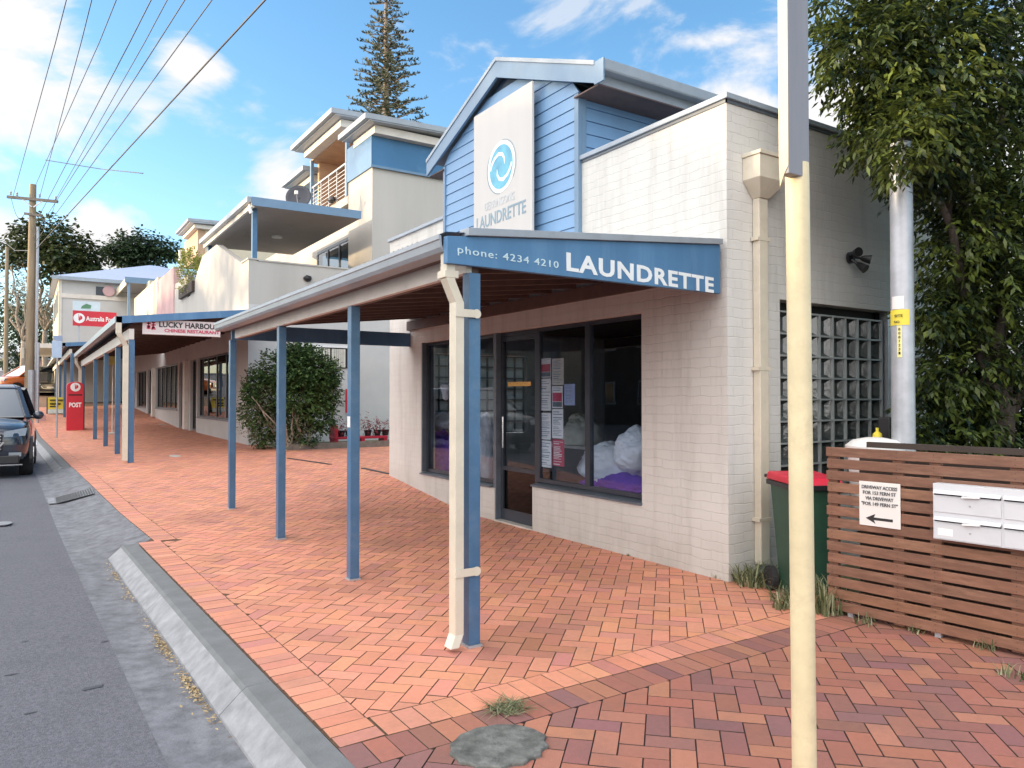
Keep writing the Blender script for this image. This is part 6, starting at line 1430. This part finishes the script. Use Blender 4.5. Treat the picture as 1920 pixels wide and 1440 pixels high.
    MB().box(-.19,.19,-.065,-.05,.53*k,.63*k).build('number_plate', M['signwhite'], c); MB().box(-.19,.19,4.6,4.615,.7*k,.8*k).build('number_plate', M['signwhite'], c)
    c.location = loc; c.rotation_euler = (0,0,rz); WL[c.name] = Vector(loc); return c
yc = 17.1; car('parked_car', 'dark blue four-wheel-drive parked facing the camera at the kerb', (-.86, yc, R(yc)+.0), math.radians(-1.5), M['navy'], H=1.84, L=4.7)
q = at(10, 745, T=47); gz_ = R(q.y); car('parked_car', 'orange four-wheel-drive with white roof farther up the street', (q.x-.6, q.y, gz_+.05), math.radians(-58), M['orange'], H=1.9, roof=M['carwhite'])
q = at(83, 745, T=46); car('parked_car', 'small black car far up the street beside the timber power pole', (q.x+.3, q.y, G(q.x,q.y)+.02), math.radians(8), M['carblack'], H=1.5)
q = at(170, 745, T=44); 
# ============================================================ FAR HOUSES AND TREES
def house(name, label, x0, x1, y0, y1, zb, ze, zr, wall, roof, cat='house', wins=()):
    h = thing(name, label, cat, (x0, y0, zb)); MB().box(x0,x1,y0,y1,zb-1,ze).build('wall', M[wall], h)
    e = .5; xm, ym = (x0+x1)/2, (y0+y1)/2; rx, ry = max(0,(x1-x0)/2-(y1-y0)/2)*1.0, max(0,(y1-y0)/2-(x1-x0)/2)
    mb = MB(); mb.raw([(x0-e,y0-e,ze),(x1+e,y0-e,ze),(x1+e,y1+e,ze),(x0-e,y1+e,ze),(xm-rx,ym-ry,zr),(xm+rx+.01,ym-ry,zr),(xm+rx+.01,ym+ry+.01,zr),(xm-rx,ym+ry+.01,zr)], [(0,1,5,4),(1,2,6,5),(2,3,7,6),(3,0,4,7),(4,5,6,7),(3,2,1,0)]); mb.build('roof', M[roof], h)
    for (f, a, w, z0, z1) in wins:
        if f == 'x': m = MB().box(x1, x1+.05, y0+a, y0+a+w, z0, z1)
        else: m = MB().box(x0+a, x0+a+w, y0-.05, y0, z0, z1)
        wn = m.build('window', M['white'], h)
        if f == 'x': MB().box(x1+.051, x1+.06, y0+a+.08, y0+a+w-.08, z0+.08, z1-.08).build('pane', M['carglass'], wn)
        else: MB().box(x0+a+.08, x0+a+w-.08, y0-.06, y0-.051, z0+.08, z1-.08).build('pane', M['carglass'], wn)
    return h
q = at(22, 700, T=95); house('white_cottage', 'tiny white cottage at the far end of the street', q.x-1.4, q.x+1.4, q.y, q.y+5, q.z-3, at(20,662,T=95).z, at(20,641,T=95).z, 'white', 'white', wins=(('y',.3,.7,q.z+.3,q.z+1.6),('y',1.7,.7,q.z+.3,q.z+1.6)))
q = at(80, 700, T=75); house('brick_house', 'pinkish brick house low behind the far parked cars', q.x-.6, q.x+5, q.y, q.y+6, 2.0, at(80,674,T=75).z, at(80,668,T=75).z, 'pinkwall', 'roofsteel')
def tree(name, label, base, spec, L, W, mat, trunk, limbs, rng, bark='bark', twig=5, droop=.2, r0=.3, group=None):
    t = thing(name, label, 'tree', base, group); mb = MB(); leaves(mb, spec, L, W, rng, twig=twig, droop=droop, shell=.25); mb.build('crown', M[mat], t)
    mb = MB(); limb(mb, base, trunk, r0, r0*.7, rng, .1)
    for e in limbs: limb(mb, trunk, e, r0*.5, .05, rng, .4)
    mb.build('trunk', M[bark], t, smooth='all'); return t
rng = random.Random(61)
M['leafolivedark'] = mk_leaf('leaves_far_olive_dark', (.015,.035,.012), (.10,.11,.035))
T1 = 72; sp = [(at(px,py,T=T1+rng.uniform(-3,3)), (r,r,r*.7), n) for px,py,r,n in ((60,445,1.8,700),(95,440,2.0,800),(40,465,1.5,500),(130,465,2.2,900),(150,485,1.8,700),(95,475,2.2,700),(30,480,1.2,350),(165,500,1.2,400),(115,505,1.8,600),(140,520,1.2,300))]
b = at(82, 745, T=T1); tree('spreading_fig_tree', 'spreading dark tree with bare pale limbs behind the power pole', (b.x,b.y,1.5), [(c_,r_,int(n_*1.15)) for c_,r_,n_ in sp], .50, .34, 'leafolivedark', at(85,620,T=T1), [at(p,q_,T=T1+rng.uniform(-2,2)) for p,q_ in ((60,460),(95,455),(130,480),(150,500),(40,490),(110,520),(75,500),(140,530),(50,520))], rng, 'barkpale')
sp = [(at(px,py,T=T1-3), (1.3,1.3,1.4), n) for px,py,n in ((20,520,260),(60,540,300),(90,560,300),(35,560,260),(75,600,260))]
b = at(40,745,T=T1-3); tree('twiggy_tree', 'bare looking pinkish twiggy tree in front of the dark street trees', (b.x,b.y,1.5), sp, .35, .10, 'leafdead', at(45,640,T=T1-3), [at(p,q_,T=T1-3) for p,q_ in ((20,500),(60,520),(90,545),(35,545),(75,590),(10,560))], rng, 'barkpale')
sp = [(at(px,py,T=85+rng.uniform(-4,4)), (2.2,2.2,2.0), n) for px,py,n in ((15,600,700),(45,590,700),(75,610,700),(95,640,600),(20,650,600),(55,660,700),(85,690,500),(30,560,500),(65,700,500),(5,690,400),(110,600,500),(130,560,500),(125,640,500))]
b = at(55,745,T=85); tree('dark_hedgerow_tree', 'broad dark green tree filling the end of the street', (b.x,b.y,2), sp, .45, .30, 'leafdark', at(55,690,T=85), [s_[0] for s_ in sp[:7]], rng)
T2 = 78; sp = [(at(px,py,T=T2+rng.uniform(-2,2)), (r,r,r*.42), n) for px,py,r,n in ((235,462,2.0,800),(265,455,2.0,800),(295,465,1.6,600),(215,470,1.2,350),(250,480,1.8,600),(275,495,1.5,450),(240,492,1.1,300),(305,475,.9,250),(262,508,1.1,260),(328,470,1.0,250))]
b = at(268,745,T=T2); tree('umbrella_tree', 'flat topped dark tree standing alone behind the hip roof', (b.x,b.y,2), [(c_,r_,int(n_*1.2)) for c_,r_,n_ in sp], .45, .30, 'leafdark', at(266,540,T=T2), [at(p,q_,T=T2) for p,q_ in ((235,465),(265,460),(295,468),(250,485),(275,498))], rng)
# tall tiered pine
TN = 56; base = at(722, 745, T=TN); tx, ty = base.x, base.y; ztop = at(722, -150, T=TN).z; zlow = at(722, 320, T=TN).z
PN = thing('tiered_pine_tree', 'tall tiered pine rising behind the flats', 'tree', (tx, ty, 0))
MB().tube([(tx,ty,-.5),(tx,ty,ztop*.5),(tx,ty,ztop)], [.45,.32,.04], 12).build('trunk', mk('pine_trunk', (.22,.17,.12), .9, .2, 6), PN, smooth='all')
mb = MB(); mbr = MB(); rng = random.Random(71); z = zlow-1.5
while z < ztop-.2:
    k = (ztop-z)/(ztop-zlow); Lb = 4.1*k+.1; nb = rng.randint(6,8); a0 = rng.uniform(0,PI)
    for i in range(nb):
        a = a0+2*PI*i/nb+rng.uniform(-.2,.2); l = Lb*rng.uniform(.62,1.1)
        if rng.random() < .12: continue
        d = Vector((math.cos(a), math.sin(a), 0)); pts = [Vector((tx,ty,z))+d*l*j/5+Vector((0,0,.10*l*(j/5)**2-.02*l)) for j in range(6)]
        mbr.tube(pts, [.05,.04,.035,.03,.02,.012], 5)
        tone = rng.uniform(-.25,.25)
        for j in range(int(l*17)):
            u = rng.uniform(.22,1); p = pts[0]+(pts[-1]-pts[0])*u+Vector((0,0,-.02)); sd = d.cross(Vector((0,0,1)))*rng.choice((-1,1)); w_ = .55*(1-.5*u)*min(1,l/2)
            p2 = p+sd*w_*rng.uniform(.2,1)+d*w_*rng.uniform(0,.5)+Vector((0,0,rng.uniform(-.02,.16)))
            for q_ in range(2):
                o2 = Vector((rng.uniform(-.06,.06),rng.uniform(-.06,.06),rng.uniform(.03,.10))); t_ = min(1,max(0,.45+tone+rng.gauss(0,.2))); mb.cc = (t_,t_,t_,1)
                mb.face([p, p+o2*.9, p2+o2, p2])
    z += rng.uniform(.50,.72)
mb.build('crown', M['leafpine'], PN); mbr.build('limbs', mk('pine_branches', (.20,.15,.11), .9), PN)
# ============================================================ OTHER SIDE OF THE STREET (seen in the glass, shades the shops)
M['brickwall'] = mk('dull_brown_brick', (.16,.10,.075), .9, .15, 6)
wn = tuple(('x', 1.2+i*3.0, 1.4, z0, z0+1.3) for i in range(5) for z0 in (1.2, 4.2))
house('street_house', 'long brown brick two-storey house opposite the laundrette', -26, -16.5, 17.6, 34, 0, 6.3, 9.6, 'brickwall', 'roofsteel', wins=wn)
house('street_house', 'cream two-storey house opposite the restaurant with grey roof', -27, -17, 37, 56, .4, 6.8, 10.0, 'render_y', 'roofsteel', wins=tuple(('x', 1.2+i*3.2, 1.4, z0, z0+1.3) for i in range(5) for z0 in (1.6, 4.6)))
house('street_house', 'low white cottage across the road behind the viewer', -25, -17, -14, 4, 0, 3.2, 5.4, 'white', 'roofsteel', wins=tuple(('x', 1.2+i*3.2, 1.4, 1.0, 2.3) for i in range(5)))
rng = random.Random(81)
for i, (x, y, h, rr, nn, lb) in enumerate(((-13.9,19.0,12,2.5,2900,'leafy street tree opposite the laundrette windows'),(-13.9,25.5,12.5,2.8,2900,'leafy street tree opposite the red bench courtyard'),(-14.8,34,13,2.7,1500,'tall leafy street tree between the two houses across the road'),(-15,44,13,3.0,1500,'tall leafy street tree opposite the far verandah'),(-15.5,-6,7,2.0,900,'low street tree before the white cottage'))):
    sp = [((x+rng.uniform(-1,1)*rr*.6, y+rng.uniform(-1,1)*rr*.8, h-rr*.6-rng.uniform(0,1)*h*.42), rr*rng.uniform(.4,.62), nn//9) for _ in range(11)]
    tree('street_tree', lb, (x,y,-.2+G(.5,y)), sp, .34, .22, 'leafdark', (x,y,h*.4), [s_[0] for s_ in sp[:6]], rng, r0=.22, group='trees across the road')
for y, p, lb in ((4.5,'carwhite','white parked car across the road'),(11.5,'navy','dark parked car across the road')):
    car('parked_car', lb, (-9.2, y, R(y)+.0), PI*0+math.radians(0), M[p], H=1.5)
SKYSAT = 1.2; SKYVAL = .72; FILLCLD = 8.8; CLF = 2.6; EXPO = 1.72
# ============================================================ LIGHT AND SKY
SE = math.radians(8); saz = Vector((-.87, .5, 0)).normalized()
sdir = Vector((saz.x*math.cos(SE), saz.y*math.cos(SE), math.sin(SE)))
ld = bpy.data.lights.new('sun', 'SUN'); ld.energy = 2.3; ld.angle = math.radians(1.2); ld.color = (1, .74, .44)
lo = bpy.data.objects.new('sun', ld); COL.objects.link(lo); lo.rotation_euler = sdir.to_track_quat('Z', 'Y').to_euler()
w = bpy.data.worlds.new('World'); S.world = w; w.use_nodes = True; t = w.node_tree; t.nodes.clear()
out = N(t, 'ShaderNodeOutputWorld'); bg = N(t, 'ShaderNodeBackground'); L_(t, bg.outputs[0], out.inputs[0])
sky = N(t, 'ShaderNodeTexSky', sky_type='NISHITA', sun_disc=False); sky.sun_elevation = math.radians(28); sky.sun_rotation = math.atan2(saz.x, saz.y)
sky.air_density = 1.0; sky.dust_density = .6; sky.ozone_density = 1.6
tc = N(t, 'ShaderNodeTexCoord')
def dirv(px, py):
    d = RC @ Vector(((px-960)/FPX, (720-py)/FPX, -1.0)); return d.normalized()
nz = N(t, 'ShaderNodeTexNoise', i_Scale=5.0, i_Detail=9.0, i_Roughness=.58, i_Distortion=.3); mp = N(t, 'ShaderNodeMapping'); mp.inputs['Scale'].default_value = (1,1,2.0); L_(t, tc.outputs['Generated'], mp.inputs[0]); L_(t, mp.outputs[0], nz.inputs[0])
def math_(op, a, b=None, clampv=False):
    n = N(t, 'ShaderNodeMath', operation=op, use_clamp=clampv)
    for i, v in enumerate((a, b)):
        if v is None: continue
        if isinstance(v, (int, float)): n.inputs[i].default_value = v
        else: L_(t, v, n.inputs[i])
    return n.outputs[0]
# general broken cloud away from the clear patch, plus placed banks (directions in the sky)
acc = None
banks = [((10,150),.062,.95),((5,235),.05,.95),((110,112),.036,.65),((60,50),.05,.55),((360,112),.028,.95),((320,102),.02,.5),((395,125),.02,.8),((522,335),.033,1.0),((545,350),.02,.8),((165,426),.022,1.0),((220,433),.016,.6),((195,488),.035,.9),((150,480),.02,.7),((5,440),.03,.9),
         ((120,245),.02,.6),((280,222),.014,.35),((1400,235),.085,1.2),((1560,240),.11,1.3),((1700,270),.13,1.2),((1500,220),.07,1.0),((1900,250),.2,1.1),((820,145),.03,.3),((560,200),.02,.0)]
for (p, r, k) in banks:
    d = dirv(*p); dp = N(t, 'ShaderNodeVectorMath', operation='DISTANCE'); L_(t, tc.outputs['Generated'], dp.inputs[0])
    # Generated on the world is the view direction
    dp.inputs[1].default_value = d
    sc_ = math_('MULTIPLY', math_('SUBTRACT', 1.0, math_('DIVIDE', dp.outputs[1], r*1.7)), 1.0, True)
    sc_ = math_('MULTIPLY', sc_, k*1.25)
    acc = sc_ if acc is None else math_('MAXIMUM', acc, sc_)
nr = N(t, 'ShaderNodeMapRange', i_1=.36, i_2=.64, i_3=-.75, i_4=.55); L_(t, nz.outputs[0], nr.inputs[0])
f1 = math_('ADD', acc, nr.outputs[0]); 
rmp = N(t, 'ShaderNodeMapRange', interpolation_type='SMOOTHSTEP', i_1=.1, i_2=.95, i_3=0.0, i_4=1.0); L_(t, f1, rmp.inputs[0])
# unseen bright cloud added behind the viewer and overhead as white fill light
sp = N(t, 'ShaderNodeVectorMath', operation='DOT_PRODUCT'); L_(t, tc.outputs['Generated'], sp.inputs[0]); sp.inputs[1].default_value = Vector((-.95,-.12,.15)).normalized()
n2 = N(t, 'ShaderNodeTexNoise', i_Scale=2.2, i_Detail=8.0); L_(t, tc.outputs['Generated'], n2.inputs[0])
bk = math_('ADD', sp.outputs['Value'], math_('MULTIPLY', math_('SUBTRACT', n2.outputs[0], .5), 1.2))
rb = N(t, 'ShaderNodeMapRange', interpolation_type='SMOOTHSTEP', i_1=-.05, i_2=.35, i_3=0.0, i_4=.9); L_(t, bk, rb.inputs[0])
hs_ = N(t, 'ShaderNodeHueSaturation'); hs_.inputs['Saturation'].default_value = SKYSAT; hs_.inputs['Value'].default_value = SKYVAL; hs_.inputs['Hue'].default_value = .49; L_(t, sky.outputs[0], hs_.inputs['Color'])
mx = N(t, 'ShaderNodeMix', data_type='RGBA'); L_(t, rmp.outputs[0], mx.inputs[0]); L_(t, hs_.outputs[0], mx.inputs[6]); mx.inputs[7].default_value = (CLF, CLF*.985, CLF*.99, 1)
my = N(t, 'ShaderNodeMix', data_type='RGBA'); L_(t, rb.outputs[0], my.inputs[0]); L_(t, mx.outputs[2], my.inputs[6]); my.inputs[7].default_value = (FILLCLD*1.0, FILLCLD*.955, FILLCLD*.93, 1)
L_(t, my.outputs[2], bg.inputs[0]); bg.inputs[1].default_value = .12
S.view_settings.view_transform = 'Standard'; S.view_settings.look = 'None'; S.view_settings.exposure = EXPO; S.view_settings.gamma = 1
S.cycles.max_bounces = 8; S.cycles.transparent_max_bounces = 24; S.cycles.caustics_reflective = False; S.cycles.caustics_refractive = False
